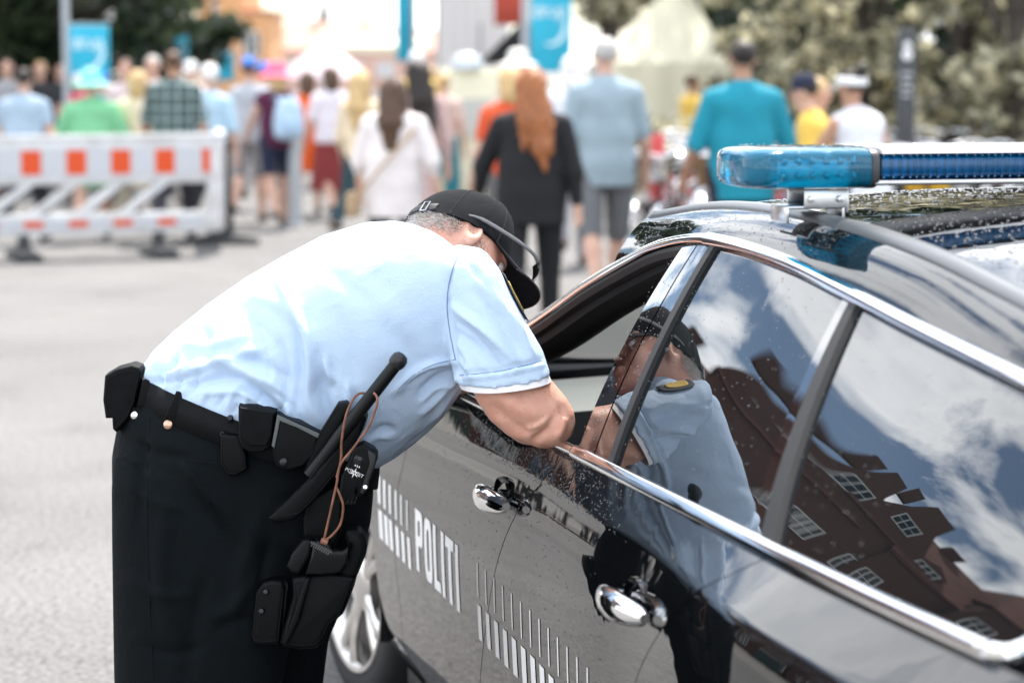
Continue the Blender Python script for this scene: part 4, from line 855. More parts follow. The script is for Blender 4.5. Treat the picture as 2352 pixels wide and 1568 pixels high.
# baton, its holder and the cord
YB = 4.47
hold = slab('baton_holder', [(1128, 338), (1165, 332), (1182, 348), (1172, 385), (1150, 430), (1060, 560), (1000, 640), (985, 610), (1040, 480)], M_LEATH, .03, Y=YB + .05, bev=.008)
slab('baton_holder', [(1195, 388), (1222, 364), (1248, 372), (1252, 410), (1236, 460), (1130, 640), (1010, 780), (940, 850), (850, 862), (820, 840), (880, 790), (1010, 660), (1090, 540)], M_LEATH, .034, Y=YB + .035, bev=.010)
BT = thing('baton', 'black steel baton with ball tip standing in its belt holder', 'baton', P(*Z4(1220, 370), YB)); bi = Matrix.Translation(-Vector(BT.location))
a0, a1 = P(*Z4(1005, 650), YB + .015), P(*Z4(1388, 160), YB - .01)
g = G(); g.tube([a0, a0 + (a1 - a0) * .5, a1], [.0135, .0130, .0122], 20); o = g.obj('shaft', mat('black_steel', (.004, .0045, .005), .33, spec=.3), None); o.data.transform(bi); o.parent = BT
dv = (a1 - a0).normalized(); g = G(); g.lathe([(.0122, -.012), (.0150, -.008), (.0165, 0), (.0155, .008), (.011, .0145), (.005, .0165), (.0005, .017)], 22, axes(dv), P(*Z4(1396, 148), YB - .01)); o = g.obj('ball_tip', mat('black_rubber_gloss', (.012, .012, .014), .28), None); o.data.transform(bi); o.parent = BT
CD = thing('lanyard', 'thin brown leather cord looped from the baton down to the holster', 'cord', P(*Z4(1070, 940), YB)); ci = Matrix.Translation(-Vector(CD.location))
for pts in ([(1248, 288, -.03), (1222, 292, -.045), (1195, 320, -.05), (1165, 392, -.05), (1147, 500, -.05), (1144, 580, -.045), (1125, 660, -.04)], [(1290, 288, -.03), (1304, 310, -.045), (1300, 350, -.05), (1265, 438, -.05), (1195, 535, -.055), (1142, 605, -.055), (1125, 690, -.05), (1098, 810, -.05), (1070, 935, -.045)], [(1122, 700, -.045), (1140, 740, -.05), (1154, 790, -.05), (1142, 865, -.045), (1105, 915, -.045), (1072, 938, -.045)]):
    g = G(); g.tube(smooth_path([P(*Z4(x, y), YB + d * .8) for x, y, d in pts], 8), .0024, 7); o = g.obj('cord', mat('brown_leather_cord', (.20, .085, .05), .55, var=.35, vscale=50), None); o.data.transform(ci); o.parent = CD
g = G(); g.tube([P(*Z4(1055, 938), YB - .042), P(*Z4(1085, 948), YB - .042)], .006, 8); o = g.obj('knot', mat('brown_leather_cord', (.2, .085, .05)), None); o.data.transform(ci); o.parent = CD
# pepper spray in its holder, with the force's print on the can
sp = slab('spray_holder', [(1205, 528), (1240, 515), (1285, 540), (1300, 560), (1300, 590), (1262, 700), (1245, 730), (1222, 748), (1215, 700), (1160, 780), (1130, 760), (1145, 660)], M_LEATH, .04, Y=4.50, bev=.010)
slab('spray_flap', [(1262, 540), (1298, 562), (1298, 592), (1255, 715), (1240, 735), (1228, 726), (1270, 600)], M_TRIM, .006, Y=4.462, bev=.002, par=DB); studs('snap', (1252, 703), .005, M_CHROME, 4.455)
SPRAY = thing('spray_can', 'black pepper spray can with white print in the belt holder', 'spray can', P(*Z4(1195, 650), 4.475)); si = Matrix.Translation(-Vector(SPRAY.location))
sa, sb = P(*Z4(1165, 760), 4.49), P(*Z4(1228, 570), 4.475); sd_ = (sb - sa).normalized()
g = G(); g.tube([sa, sb], .0185, 22); g.lathe([(.0185, 0), (.016, .006), (.009, .009), (.009, .016), (.001, .017)], 18, axes(sd_), sb); o = g.obj('can', mat('black_can', (.008, .008, .009), .25), None); o.data.transform(si); o.parent = SPRAY
tw = P(*Z4(1203, 640), 4.4545); rgt = Vector((.83, 0, -.38)).normalized(); upv = Vector((.38, 0, .83)).normalized()
fc = bpy.data.curves.new('can_print', 'FONT'); fc.body = 'POLITIET'; fc.size = .0092; fc.align_x = 'CENTER'; fc.align_y = 'CENTER'; fc.extrude = .0001
to = bpy.data.objects.new('tmp', fc); COL.objects.link(to); fm = bpy.data.meshes.new_from_object(to.evaluated_get(bpy.context.evaluated_depsgraph_get())); bpy.data.objects.remove(to)
R_ = Matrix((rgt, upv, rgt.cross(upv))).transposed().to_4x4(); R_.translation = tw; fm.transform(si @ R_)
M_PRINT = mat('white_print', (.8, .8, .8), .5); o = link('can_print', fm, M_PRINT, SPRAY, False)
g = G()
for a in range(6):
    an = a * math.pi / 3 + .5; d = rgt * math.cos(an) + upv * math.sin(an); n = rgt * -math.sin(an) + upv * math.cos(an); c = tw + Vector((0, -.0003, 0)); g.prism([c + d * .002 + n * .0016, c + d * .0105, c + d * .002 - n * .0016], (0, .0002, 0))
for x in (-.004, 0, .004): c = tw + rgt * x + upv * .0125; g.prism([c - rgt * .0016, c + rgt * .0016, c + upv * .004], (0, .0002, 0))
o = g.obj('can_emblem', M_PRINT, None); o.data.transform(si); o.parent = SPRAY
# holster and pistol
HS = thing('holster', 'black leather holster with thumb break on the officer right hip', 'holster', P(*Z4(1050, 1200), 4.5)); hi_ = Matrix.Translation((0, 4.74, 1.0)); 
def hso(o):
    for q in [o] + list(o.children): q.data.transform(Matrix.Translation(-Vector(HS.location)) @ hi_)
    o.parent = HS; return o
hso(slab('holster_body', [(925, 1105), (1010, 1085), (1105, 1078), (1205, 1108), (1190, 1165), (1150, 1268), (1098, 1312), (1062, 1388), (1030, 1418), (960, 1424), (890, 1412), (876, 1390), (900, 1300), (930, 1190)], M_LEATH, .05, Y=4.54, bev=.014))
hso(slab('holster_hood', [(1160, 897), (1190, 890), (1222, 897), (1248, 925), (1256, 965), (1250, 1010), (1218, 1088), (1180, 1120), (1130, 1100), (1150, 1010), (1175, 960)], M_LEATH, .045, Y=4.545, bev=.014))
hso(slab('belt_drop', [(1000, 770), (1110, 700), (1150, 760), (1140, 900), (1100, 1000), (985, 1000), (975, 850)], M_LEATH, .02, Y=4.545, bev=.006))
hso(slab('magazine_pouch', [(800, 1125), (840, 1115), (884, 1118), (900, 1150), (872, 1400), (800, 1405), (756, 1398), (745, 1368), (765, 1170)], M_LEATH, .035, Y=near(*Z4(815, 1260)) + .006, bev=.010))
hso(studs('snap', (812, 1165), .006, mat('dark_snap', (.03,) * 3), near(*Z4(815, 1260)) - .032)); hso(studs('snap', (793, 1250), .006, mat('dark_snap', (.03,) * 3), near(*Z4(815, 1260)) - .032))
hso(slab('holster_welt', [(985, 1110), (1010, 1100), (960, 1290), (905, 1400), (890, 1385), (940, 1250)], M_LEATH, .02, Y=4.495, bev=.008))
PG = thing('pistol', 'black pistol grip showing above the officer hip holster', 'pistol', P(*Z4(1010, 1010), 4.5))
def pgo(o):
    for q in [o] + list(o.children): q.data.transform(Matrix.Translation(-Vector(PG.location)) @ hi_)
    o.parent = PG; return o
pgo(slab('grip', [(975, 935), (1005, 935), (1022, 950), (1010, 1010), (960, 1090), (925, 1082), (903, 1055), (925, 1000)], mat('grip_rubber', (.004, .004, .0045), .4, spec=.2, bump=.5, bscale=300), .032, Y=4.515, bev=.008))
pgo(slab('slide', [(1022, 950), (1040, 938), (1075, 950), (1108, 985), (1150, 985), (1180, 960), (1175, 1040), (1140, 1085), (1060, 1092), (985, 1090), (1010, 1015)], mat('blued_steel', (.004, .0045, .005), .22, .3, spec=.3), .035, Y=4.505, bev=.010))
g = G(); g.tube([P(*Z4(1010, 945), 4.468), P(*Z4(1105, 992), 4.468)], .0022, 5)
for k in range(9): q = P(*Z4(1020 + 9 * k, 952 + 4.6 * k), 4.472); g.box(q, (.0022, .01, .010), M=Matrix.Rotation(.6, 3, 'Y'))
pgo(dbo(g.obj('slide_serration', mat('worn_steel', (.12, .12, .12), .35, .8), None)))
# shoulder badge on the sleeve
def sl_pt(t, ph, lift=.0015):
    i = min(int(t), len(SLEEVE) - 2); f = t - i; r0 = SLEEVE[i]; r1 = SLEEVE[i + 1]; L = lambda a, b: a + (b - a) * f
    A = (L(r0[0][0], r1[0][0]), L(r0[0][1], r1[0][1])); B = (L(r0[1][0], r1[1][0]), L(r0[1][1], r1[1][1])); Y = L(r0[2], r1[2]); tt = L(r0[3], r1[3])
    a = P(*A, Y); b = P(*B, Y); c = (a + b) / 2; va = (a - b) / 2; vb = Rax(24) * tt; ct, st = math.cos(ph), math.sin(ph)
    v = va * math.copysign(abs(ct) ** (2 / 2.3), ct) + vb * math.copysign(abs(st) ** (2 / 2.3), st); return c + v + v.normalized() * (lift - .004)
def badge(name, m, k, lift):
    g = G(); n = 14
    def f(i, j):
        t = 2.55 + 1.75 * (i - .5) * k + .6; hw = .42 * k * (1 - .55 * max(0, (i - .55) / .45) ** 2) * (1 if i > .12 else .75 + 2 * i); return sl_pt(t, math.pi - .28 + hw * (j - .5) * 2, lift)
    sheet(g, f, n, n); o = g.obj(name, m, None); o.modifiers.new('s', 'SOLIDIFY').thickness = .0015; return off(o)
badge('shoulder_badge', mat('badge_navy', (.02, .022, .03), .7), 1., .010); badge('badge_emblem', mat('badge_gold', (.65, .42, .05), .5, bump=1, bscale=200), .62, .012)
# ================================================================== the street behind
def gp(px, py):
    r = RAY(px, py); return Vector((0, 0, CAM_H)) + r * (-CAM_H / r.z)
def at(px, Y, z=0.):
    q = P(px, 148, Y); return Vector((q.x, Y, z))
def zpy(py, Y): return P(1176, py, Y).z
# ---- plastic road barriers
M_BAR = mat('white_barrier_plastic', (.70, .71, .73), .5, col2=(.50, .50, .49), vscale=4.5, vdetail=8); M_REFW = mat('grey_white_reflective', (.52, .54, .57), .4); M_REFR = mat('orange_red_reflective', (.66, .075, .012), .4); M_FOOT = mat('recycled_rubber', (.035, .037, .04), .85, var=.3, vscale=12)
def barrier(label, loc, rz, W, n0=.0):
    t = thing('road_barrier', label, 'barrier', loc, rz, 'white plastic road barriers')
    H, TH_ = 1.07, .055
    g = G(); g.box((0, 0, .86), (W, TH_, .42), bev=.012); g.box((0, 0, .30), (W, TH_, .19), bev=.012); g.box((-W / 2 + .03, 0, .53), (.06, TH_ * .98, .3), bev=.006); g.box((W / 2 - .055, 0, .53), (.11, TH_ * .98, .3), bev=.006); g.box((0, 0, 1.06), (W + .02, TH_ + .025, .05), bev=.012); g.obj('frame', M_BAR, t, True, 40)
    k = 0; x = W / 2 - .62
    while x > -W / 2 + .25:
        g = G(); g.prism([(x - .30, -TH_ / 2 + .006, .39), (x - .19, -TH_ / 2 + .006, .39), (x + .17, -TH_ / 2 + .006, .66), (x + .06, -TH_ / 2 + .006, .66)], (0, TH_ - .012, 0)); g.obj('slat', M_BAR, t, False); x -= .40
    g = G(); g.box((0, -TH_ / 2 - .001, .845), (W - .16, .006, .255)); g.obj('reflective_strip', M_REFW, t, False)
    g = G(); g.box((0, -TH_ / 2 - .001, .305), (W - .30, .006, .085)); g.obj('reflective_strip', M_REFW, t, False)
    x = W / 2 - .165; first = True
    while x > -W / 2 + .1:
        g = G(); g.box((x + (.04 if first else 0), -TH_ / 2 - .004, .845), (.075 if first else .175, .006, .215)); g.obj('reflector', M_REFR, t, False)
        if not first:
            g = G(); g.box((x + .01, -TH_ / 2 - .004, .305), (.17, .006, .058)); g.obj('reflector', M_REFR, t, False)
        first = False; x -= .395 if x < W / 2 - .3 else .335
    for x in (W / 2 - .56, W / 2 - 1.76):
        if x > -W / 2: g = G(); g.loft([[(x + sx * hw, sy * hl, z) for sx, sy in ((-1, -1), (1, -1), (1, 1), (-1, 1))] for hw, hl, z in ((.11, .36, 0), (.105, .36, .05), (.045, .12, .10), (.035, .06, .22))]); g.obj('foot', M_FOOT, t, True, 30)
    return t
ba = gp(345, 588); bb_ = gp(30, 597); dr = (ba - bb_); dr.z = 0; rz = math.atan2(dr.y, dr.x)
dirv = dr.normalized(); W1 = 2.6; end = ba + dirv * .64; c = end - dirv * (W1 / 2)
barrier('long white road barrier with orange-red squares, nearest on the left', (c.x, c.y, 0), rz, W1)
e2 = at(506, end.y + .2); barrier('second road barrier seen end-on behind the long one', (e2.x + .75 * math.cos(math.radians(98)), e2.y + .75, 0), math.radians(98), 1.5)
# ---- bollards
t = thing('bollard', 'pale grey steel bollard beside the woman with the pink hat', 'bollard', gp(678, 520)); g = G(); g.lathe([(.075, 0), (.075, 1.0), (.065, 1.05), (.02, 1.08), (.001, 1.085)], 20); g.obj('post', mat('grey_steel', (.42, .44, .46), .5), t); g = G(); g.lathe([(.11, 0), (.11, .02), (.08, .03)], 20); g.obj('base_plate', mat('grey_steel', (.4,) * 3), t)
t = thing('traffic_post', 'red and white striped plastic traffic post by the bicycles', 'traffic post', at(1512, 18.5))
for k in range(6): g = G(); g.lathe([(.055, .0), (.055, .18)], 18, None, (0, 0, .08 + .182 * k)); g.obj('band', mat('red_plastic', (.72, .10, .10), .4) if k % 2 else M_BAR, t, True, 40)
g = G(); g.lathe([(.17, 0), (.17, .05), (.07, .08)], 18); g.obj('base', M_FOOT, t)
# ---- lamp posts, blue event signs and banners
M_POLE = mat('galvanised_pole', (.42, .45, .48), .45, .3); M_BLUE = mat('event_blue', (.02, .40, .58), .5, var=.04, vscale=4); M_WPR = mat('pale_print', (.62, .80, .86), .5)
def stroke(g, pts, r, y): g.tube(smooth_path([(x, y, z) for x, z in pts], 5), r, 6, flat=.3, up=(0, 1, 0))
def event_sign(name, label, px, Y, x0, x1, y0, y1, pole_px, pole_top=8., ang=0., letters=True, polew=.045):
    p = at(pole_px, Y); t = thing(name, label, 'sign', p)
    g = G(); g.tube([(0, 0, 0), (0, 0, pole_top)], [polew * 1.1, polew * .85], 14); g.lathe([(polew * 2, 0), (polew * 2, .3), (polew * 1.2, .45)], 14); g.obj('pole', M_POLE, t)
    xa, xb = at(x0, Y).x - p.x, at(x1, Y).x - p.x; za, zb = zpy(y1, Y), zpy(y0, Y); w, h = (xb - xa) / max(.2, math.cos(ang)), zb - za; cx, cz = (xa + xb) / 2, (za + zb) / 2
    R = Matrix.Rotation(ang, 3, 'Z'); g = G(); g.box((cx, -.03, cz), (w, .025, h), M=R, bev=.006); g.obj('panel', M_BLUE, t, True, 40)
    g = G(); g.box((cx, -.028, cz + h / 2 + .008), (w + .02, .035, .022), M=R); g.obj('panel_frame', M_POLE, t, False)
    if letters:
        g = G(); yy = -.05; s = w * .5; L = lambda a: [(cx + x * s, cz + h * .14 + z * s) for x, z in a]
        stroke(g, L([(-.55, -.02), (-.66, -.22), (-.80, -.12), (-.78, .10), (-.62, .14), (-.55, .02), (-.52, .38)]), s * .055, yy); stroke(g, L([(-.52, .1), (-.50, -.22), (-.42, -.26)]), s * .055, yy)
        stroke(g, L([(-.34, .16), (-.32, -.24)]), s * .055, yy); stroke(g, L([(-.33, .0), (-.22, .16), (-.12, .12)]), s * .055, yy)
        stroke(g, L([(-.04, .18), (0, -.18), (.14, -.22), (.24, -.05), (.26, .18)]), s * .055, yy)
        stroke(g, L([(.40, .16), (.42, -.5)]), s * .055, yy); stroke(g, L([(.42, .08), (.56, .18), (.66, .0), (.56, -.2), (.43, -.14)]), s * .055, yy); g.obj('lettering', M_WPR, t)
        g = G(); n = 22; inn, out = [], []
        for k in range(n + 1):
            a = math.radians(-118 + 150 * k / n); wd = .02 + .20 * math.sin(math.pi * k / n) ** .8
            out.append((cx + s * .78 * math.cos(a), cz - h * .02 + s * .92 * math.sin(a))); inn.append((cx + s * (.78 - wd) * math.cos(a) - .0, cz - h * .02 + s * (.92 - wd) * math.sin(a)))
        v = [(x, yy + .002, z) for x, z in out] + [(x, yy + .002, z) for x, z in inn] + [(x, yy + .008, z) for x, z in out] + [(x, yy + .008, z) for x, z in inn]; m = n + 1
        g.add(v, [(k, k + 1, m + k + 1, m + k) for k in range(n)] + [(2 * m + k + 1, 2 * m + k, 3 * m + k, 3 * m + k + 1) for k in range(n)] + [(k + 1, k, 2 * m + k, 2 * m + k + 1) for k in range(n)] + [(m + k, m + k + 1, 3 * m + k + 1, 3 * m + k) for k in range(n)]); g.obj('smile_arc', M_WPR, t, False)
    return t
event_sign('event_sign', 'square blue event sign with white script on the left lamp post', 155, 30, 162, 252, 58, 176, 153)
event_sign('event_sign', 'small blue sign above the man in the plaid shirt', 412, 38, 392, 433, 82, 150, 388, 2.6, .4)
event_sign('event_sign', 'dark teal sign in front of the orange building', 518, 44, 500, 537, 122, 186, 496, 9., .5, False)
event_sign('event_banner', 'narrow teal banner turned edge-on above the crowd centre', 930, 40, 913, 946, -40, 142, 950, 4.6, .9, False)
event_sign('event_banner', 'tall blue banner with white script behind the red-haired woman', 1265, 28, 1219, 1312, -50, 166, 1206, 4.4)
# ---- trees
def leaf_mat(name, c1, c2, sc=.9):
    m = bpy.data.materials.new(name); m.use_nodes = True; nt = m.node_tree; b = nt.nodes['Principled BSDF']; lk = nt.links.new
    tc = nt.nodes.new('ShaderNodeTexCoord'); n = nt.nodes.new('ShaderNodeTexNoise'); n.inputs['Scale'].default_value = sc; n.inputs['Detail'].default_value = 6; lk(tc.outputs['Object'], n.inputs['Vector'])
    r = nt.nodes.new('ShaderNodeValToRGB'); e = r.color_ramp.elements; e[0].position = .42; e[1].position = .62; e[0].color = (*c1, 1); e[1].color = (*c2, 1); lk(n.outputs['Fac'], r.inputs[0]); lk(r.outputs[0], b.inputs['Base Color'])
    b.inputs['Roughness'].default_value = .16; tr = nt.nodes.new('ShaderNodeBsdfTranslucent'); lk(r.outputs[0], tr.inputs[0]); mx = nt.nodes.new('ShaderNodeMixShader'); mx.inputs[0].default_value = .5
    o = nt.nodes['Material Output']; lk(b.outputs[0], mx.inputs[1]); lk(tr.outputs[0], mx.inputs[2]); lk(mx.outputs[0], o.inputs[0]); return m
M_LEAF_D = leaf_mat('dark_green_leaves', (.025, .050, .030), (.10, .13, .065)); M_LEAF_P = leaf_mat('sun_glint_olive_leaves', (.085, .082, .045), (.85, .80, .58), 5.); M_BARK = mat('bark', (.06, .05, .042), .9, var=.3, vscale=6, bump=.8, bscale=20, bdist=.02)  # light olive leaves carry sun glints in their colour noise
def leaves(clumps, n, size, m, parent, name='crown', jit=1.):
    rs = NPR; tot = []
    for c, r in clumps:
        d = rs.normal(size=(n, 3)); d /= np.linalg.norm(d, axis=1)[:, None]; tot.append(np.array(c) + d * np.array(r) * (rs.rand(n, 1) ** .45) * jit)
    ctr = np.concatenate(tot); N = len(ctr); a = rs.normal(size=(N, 3)); a /= np.linalg.norm(a, axis=1)[:, None]; b = np.cross(a, rs.normal(size=(N, 3))); b /= np.linalg.norm(b, axis=1)[:, None]
    s = size * (.6 + .8 * rs.rand(N, 1)); V = np.stack([ctr - a * s, ctr + b * s * .5, ctr + a * s, ctr - b * s * .5], 1).reshape(-1, 3)
    me = bpy.data.meshes.new(name); me.vertices.add(4 * N); me.vertices.foreach_set('co', V.ravel()); me.loops.add(4 * N); me.loops.foreach_set('vertex_index', np.arange(4 * N)); me.polygons.add(N)
    me.polygons.foreach_set('loop_start', np.arange(0, 4 * N, 4)); me.polygons.foreach_set('loop_total', np.full(N, 4)); me.update(calc_edges=True); return link(name, me, m, parent, False)
def tree(name, label, loc, h, cr, z0, z1, m, ncl=46, nl=120, size=.10, tr=.16, group=None, lean=0.):
    t = thing(name, label, 'tree', loc, 0, group); g = G(); zc_ = (z0 + z1) / 2; g.tube(smooth_path([(0, 0, -.05), (lean * .3, .05, h * .3), (lean, -.05, h * .6), (lean * 1.2, .05, h * .9)], 4), [tr * (1.25 - .95 * k / 12) for k in range(13)], 10)
    cl = []
    for k in range(ncl):
        a = RNG.uniform(0, 6.283); u = RNG.uniform(-1, 1); rr = (1 - u * u) ** .5 * RNG.uniform(.45, 1.); p = (lean + cr * rr * math.cos(a), cr * .8 * rr * math.sin(a), zc_ + (z1 - z0) / 2 * u * .92); q = RNG.uniform(.16, .30) * cr; cl.append((p, (q, q, q * .7)))
        if k % 4 == 0: g.tube(smooth_path([(lean * .8, 0, h * RNG.uniform(.25, .5)), (p[0] * .5 + lean * .4, p[1] * .5, p[2] * .75), p], 4), [tr * .4, tr * .36, tr * .32, tr * .3, tr * .25, tr * .2, tr * .16, tr * .12, tr * .06], 6)
    g.obj('trunk', M_BARK, t); leaves(cl, nl, size, m, t); return t
tree('broadleaf_tree', 'big dark green tree behind the left lamp post', at(70, 36), 9, 3.6, 1.25, 9.5, M_LEAF_D, 90, 170, .13, .28)
tree('broadleaf_tree', 'dark green tree between the left sign and the orange building', at(360, 40), 8, 2.0, 1.35, 8, M_LEAF_D, 60, 150, .12, .2)
tree('broadleaf_tree', 'shaded green tree at the far left edge of the crowd', at(-160, 33), 8, 2.6, 1.5, 8, M_LEAF_D, 60, 130, .13, .22)
for k, (px, Y, cr, z0, z1, lab) in enumerate(((1770, 34, 1.1, .8, 4.6, 'sunlit pale olive tree beside the cream tent'), (1880, 30, 1.2, .9, 5, 'sunlit pale olive tree behind the man in the teal shirt'), (2010, 27, 1.4, .9, 5, 'sunlit pale olive tree behind the woman with the white visor'), (2180, 25.5, 1.3, .9, 5, 'olive tree with a dark trunk behind the info totem'), (2330, 24, 1.3, .9, 5, 'olive tree at the right edge above the light bar'), (2480, 26, 1.6, .9, 5, 'olive tree rising beyond the right edge'))):
    tree('olive_tree', lab, at(px, Y), 4.4, cr, z0, z1, M_LEAF_P if k % 3 else M_LEAF_P, 46, 60, .10, .10, 'olive trees along the right side', RNG.uniform(-.2, .2))
for k, (px, Y, lab) in enumerate(((1850, 38, 'dark tree filling the gap behind the olive trees'), (2080, 34, 'dark tree behind the info totem'), (2380, 33, 'dark tree behind the right-hand olive trees'))):
    tree('broadleaf_tree', lab, at(px, Y), 8, 2.3, .4, 8, M_LEAF_D, 60, 140, .13, .2)
tree('broadleaf_tree', 'grey green tree above the bald man in the grey shirt', at(1400, 50), 8, 1.6, 2.4, 8, M_LEAF_P, 40, 110, .13, .2)
for k, (px, Y, w) in enumerate(((1600, 27.5, .9), (1900, 27, 1.1), (2130, 27.5, 1.0), (2330, 28, 1.1))):
    p = at(px, Y); t = thing('shrub', ('low olive shrub behind the traffic post', 'low olive shrub behind the woman with the visor', 'low olive shrub at the foot of the info totem', 'low olive shrub at the right edge behind the bicycles')[k], 'shrub', p)
    cl = [((RNG.uniform(-w, w), RNG.uniform(-.3, .3), RNG.uniform(.3, 1.0)), (.3, .3, .25)) for _ in range(22)]; leaves(cl, 70, .07, M_LEAF_P, t, 'foliage'); g = G()
    for _ in range(7): x = RNG.uniform(-w, w) * .8; g = G(); g.tube([(x, 0, 0), (x + RNG.uniform(-.1, .1), 0, .7)], [.02, .008], 5); g.obj('stem', M_BARK, t)
# ---- far buildings, tents, stalls
def window(parent, c, w, h, ny, fr, pane, nx=2, nz=2, rot=None, d=.08):
    """white framed window with panes; ny outward normal"""
    ny = Vector(ny).normalized(); rx = Vector((0, 0, 1)).cross(ny).normalized() * -1; M = Matrix((rx, ny, Vector((0, 0, 1)))).transposed(); c = Vector(c); g = G(); b = .07
    for x in (-w / 2 + b / 2, w / 2 - b / 2): g.box(c + M @ Vector((x, d / 2, 0)), (b, d, h), M=M)
    for z in (-h / 2 + b / 2, h / 2 - b / 2): g.box(c + M @ Vector((0, d / 2, z)), (w - 2 * b, d, b), M=M)
    for k in range(1, nx): g.box(c + M @ Vector((-w / 2 + w * k / nx, d / 2 - .01, 0)), (.06, d * .7, h - 2 * b), M=M)
    for k in range(1, nz): g.box(c + M @ Vector((0, d / 2 - .012, -h / 2 + h * k / nz)), (w - 2 * b, d * .6, .04), M=M)
    o = g.obj('window', fr, parent, False); g = G(); g.box(c + M @ Vector((0, .012, 0)), (w - b, .02, h - b), M=M); g.obj('pane', pane, o, False); return o
M_WFR = mat('white_window_paint', (.74, .75, .74), .5); M_PANE = mat('dark_pane', (.02, .024, .028), .03, spec=.6)
M_ORPL = mat('orange_plaster', (.62, .33, .16), .9, var=.06, vscale=.6); M_TILE = mat('red_roof_tile', (.36, .15, .10), .85, var=.2, vscale=1.2); M_PBR = mat('hazed_brick', (.58, .38, .32), .9, var=.1, vscale=1.)  # far brick is lightened, distance haze painted into its colour
p = at(530, 110); t = thing('orange_house', 'orange plastered house with gable behind the dark teal sign', 'house', p)
xl, xr = at(455, 110).x - p.x, at(560, 110).x - p.x; x2 = at(618, 110).x - p.x; zs = zpy(30, 110)
g = G(); g.prism([(xl, 0, 0), (xr, 0, 0), (xr, 0, 6.2), ((xl + xr) / 2, 0, 9), (xl, 0, 7.6)], (0, 8, 0)); g.obj('wall', M_ORPL, t, False)
g = G(); g.box(((xr + x2) / 2, 3.6, zs / 2), (x2 - xr, 7, zs)); g.obj('side_wing', M_ORPL, t, False); g = G(); g.box(((xr + x2) / 2, 3.6, zs + .06), (x2 - xr + .3, 7.3, .12)); g.obj('roof', M_TILE, t, False)
for x in (.35, .75): window(t, (xl + (x2 - xl) * x, 0, 2.6), .8, 1.1, (0, -1, 0), M_WFR, M_PANE)
for k, (px, w, e, rf, Y, lab) in enumerate(((665, 5.5, 2.6, 1.4, 150, 'low haze-paled brick house next to the orange house'), (775, 6.5, 2.8, 1.6, 155, 'low haze-paled brick house in the distance with a wide roof'), (885, 6, 2.5, 1.4, 150, 'low haze-paled brick house left of the teal banner'))):
    p = at(px, Y); t = thing('distant_house', lab, 'house', p, 0, 'pale houses closing the street')
    g = G(); g.box((0, 3, e / 2), (w, 6, e)); g.obj('wall', M_PBR, t, False); g = G(); g.loft([[(x, y, z) for y, z in ((-.3, e), (3, e + rf), (6.3, e), (3, e - .02))] for x in (-w / 2 - .2, w / 2 + .2)]); r_ = g.obj('roof', mat('hazed_tile', (.50, .28, .22), .85, var=.1, vscale=1.), t, False)  # roof tile lightened to carry the same haze
    g = G(); g.box((w * .25, 3, e + rf), (.5, .5, 1.0)); g.obj('chimney', M_PBR, r_, False)
    for x in (-.33, 0, .33): window(t, (w * x, 0, e * .55), 1.0, .9, (0, -1, 0), M_WFR, mat('hazed_pane', (.45, .47, .5), .1))  # panes paled for the haze too
p = at(745, 190); t = thing('conifer_tree', 'small pointed conifer on the far roofline', 'tree', p); g = G(); g.tube([(0, 0, 0), (0, 0, 6.6)], [.2, .03], 6); g.obj('trunk', M_BARK, t); leaves([((0, 0, 2.6 + .45 * k), (1.0 - .1 * k, 1.0 - .1 * k, .4)) for k in range(9)], 60, .25, M_LEAF_D, t)
M_CANV = mat('white_canvas', (.80, .79, .78), .8); M_CREAM = mat('cream_canvas', (.80, .76, .58), .8, var=.04, vscale=2)
p = at(1085, 45); t = thing('white_marquee', 'tall white marquee wall with hanging folds behind the crowd', 'tent', p); g = G(); w = at(1155, 45).x - at(1000, 45).x
sheet(g, lambda i, j: (-w / 2 + w * j, .05 * math.sin(j * 38), 3.6 * i + (.55 * max(0, j - .6) / .4 * (1 - i))), 3, 90); sheet(g, lambda i, j: (-w / 2 + w * j, .6 + .9 * i, 3.6), 2, 4); g.obj('wall', M_CANV, t)
for x in (-w / 2, w / 2): g = G(); g.tube([(x, .1, 0), (x, .1, 3.7)], .05, 8); g.obj('pole', M_POLE, t)
p = at(1160, 42); t = thing('market_stall', 'red and black market stall beside the white marquee', 'stall', p); g = G()
g.prism([(-.45, -.6, 1.70), (.42, -.6, 1.70), (.42, -.6, 2.5), (.2, -.6, 2.35)], (0, 1.6, 0)); g.obj('canopy', mat('black_canvas', (.012, .013, .015), .7), t, False)
g = G(); g.box((.12, .3, 2.75), (.62, .08, .75), bev=.01); g.obj('sign_board', mat('red_board', (.55, .08, .05), .6), t, True, 40); g = G(); g.box((.12, .25, 3.25), (.7, .08, .12)); g.obj('sign_trim', M_CANV, t, False); g = G(); g.box((0, 0, .5), (.9, .6, 1.0), bev=.02); g.obj('counter', mat('stall_red', (.5, .1, .1), .6), t, True, 40)
for x in (-.42, .42): g = G(); g.tube([(x, -.5, 0), (x, -.5, 2.4)], .03, 6); g.obj('post', M_POLE, t)
p = at(1530, 36); t = thing('cream_tent', 'cream canvas tent with sloping roof behind the bald man', 'tent', p); w = 1.05; ap = (.28, 1.1, 3.05)
g = G(); c4 = [(-w, 0, 1.72), (w, 0, 1.72), (w, 2.2, 1.72), (-w, 2.2, 1.72)]
for k in range(4):
    a, b = Vector(c4[k]), Vector(c4[(k + 1) % 4]); A = Vector(ap); sheet(g, lambda i, j: (lambda q: q - Vector((0, 0, .10 * math.sin(math.pi * i) * (1 - .4 * abs(j - .5)))))((a + (b - a) * j) * (1 - i) + A * i), 8, 8)
g.obj('roof', M_CREAM, t)
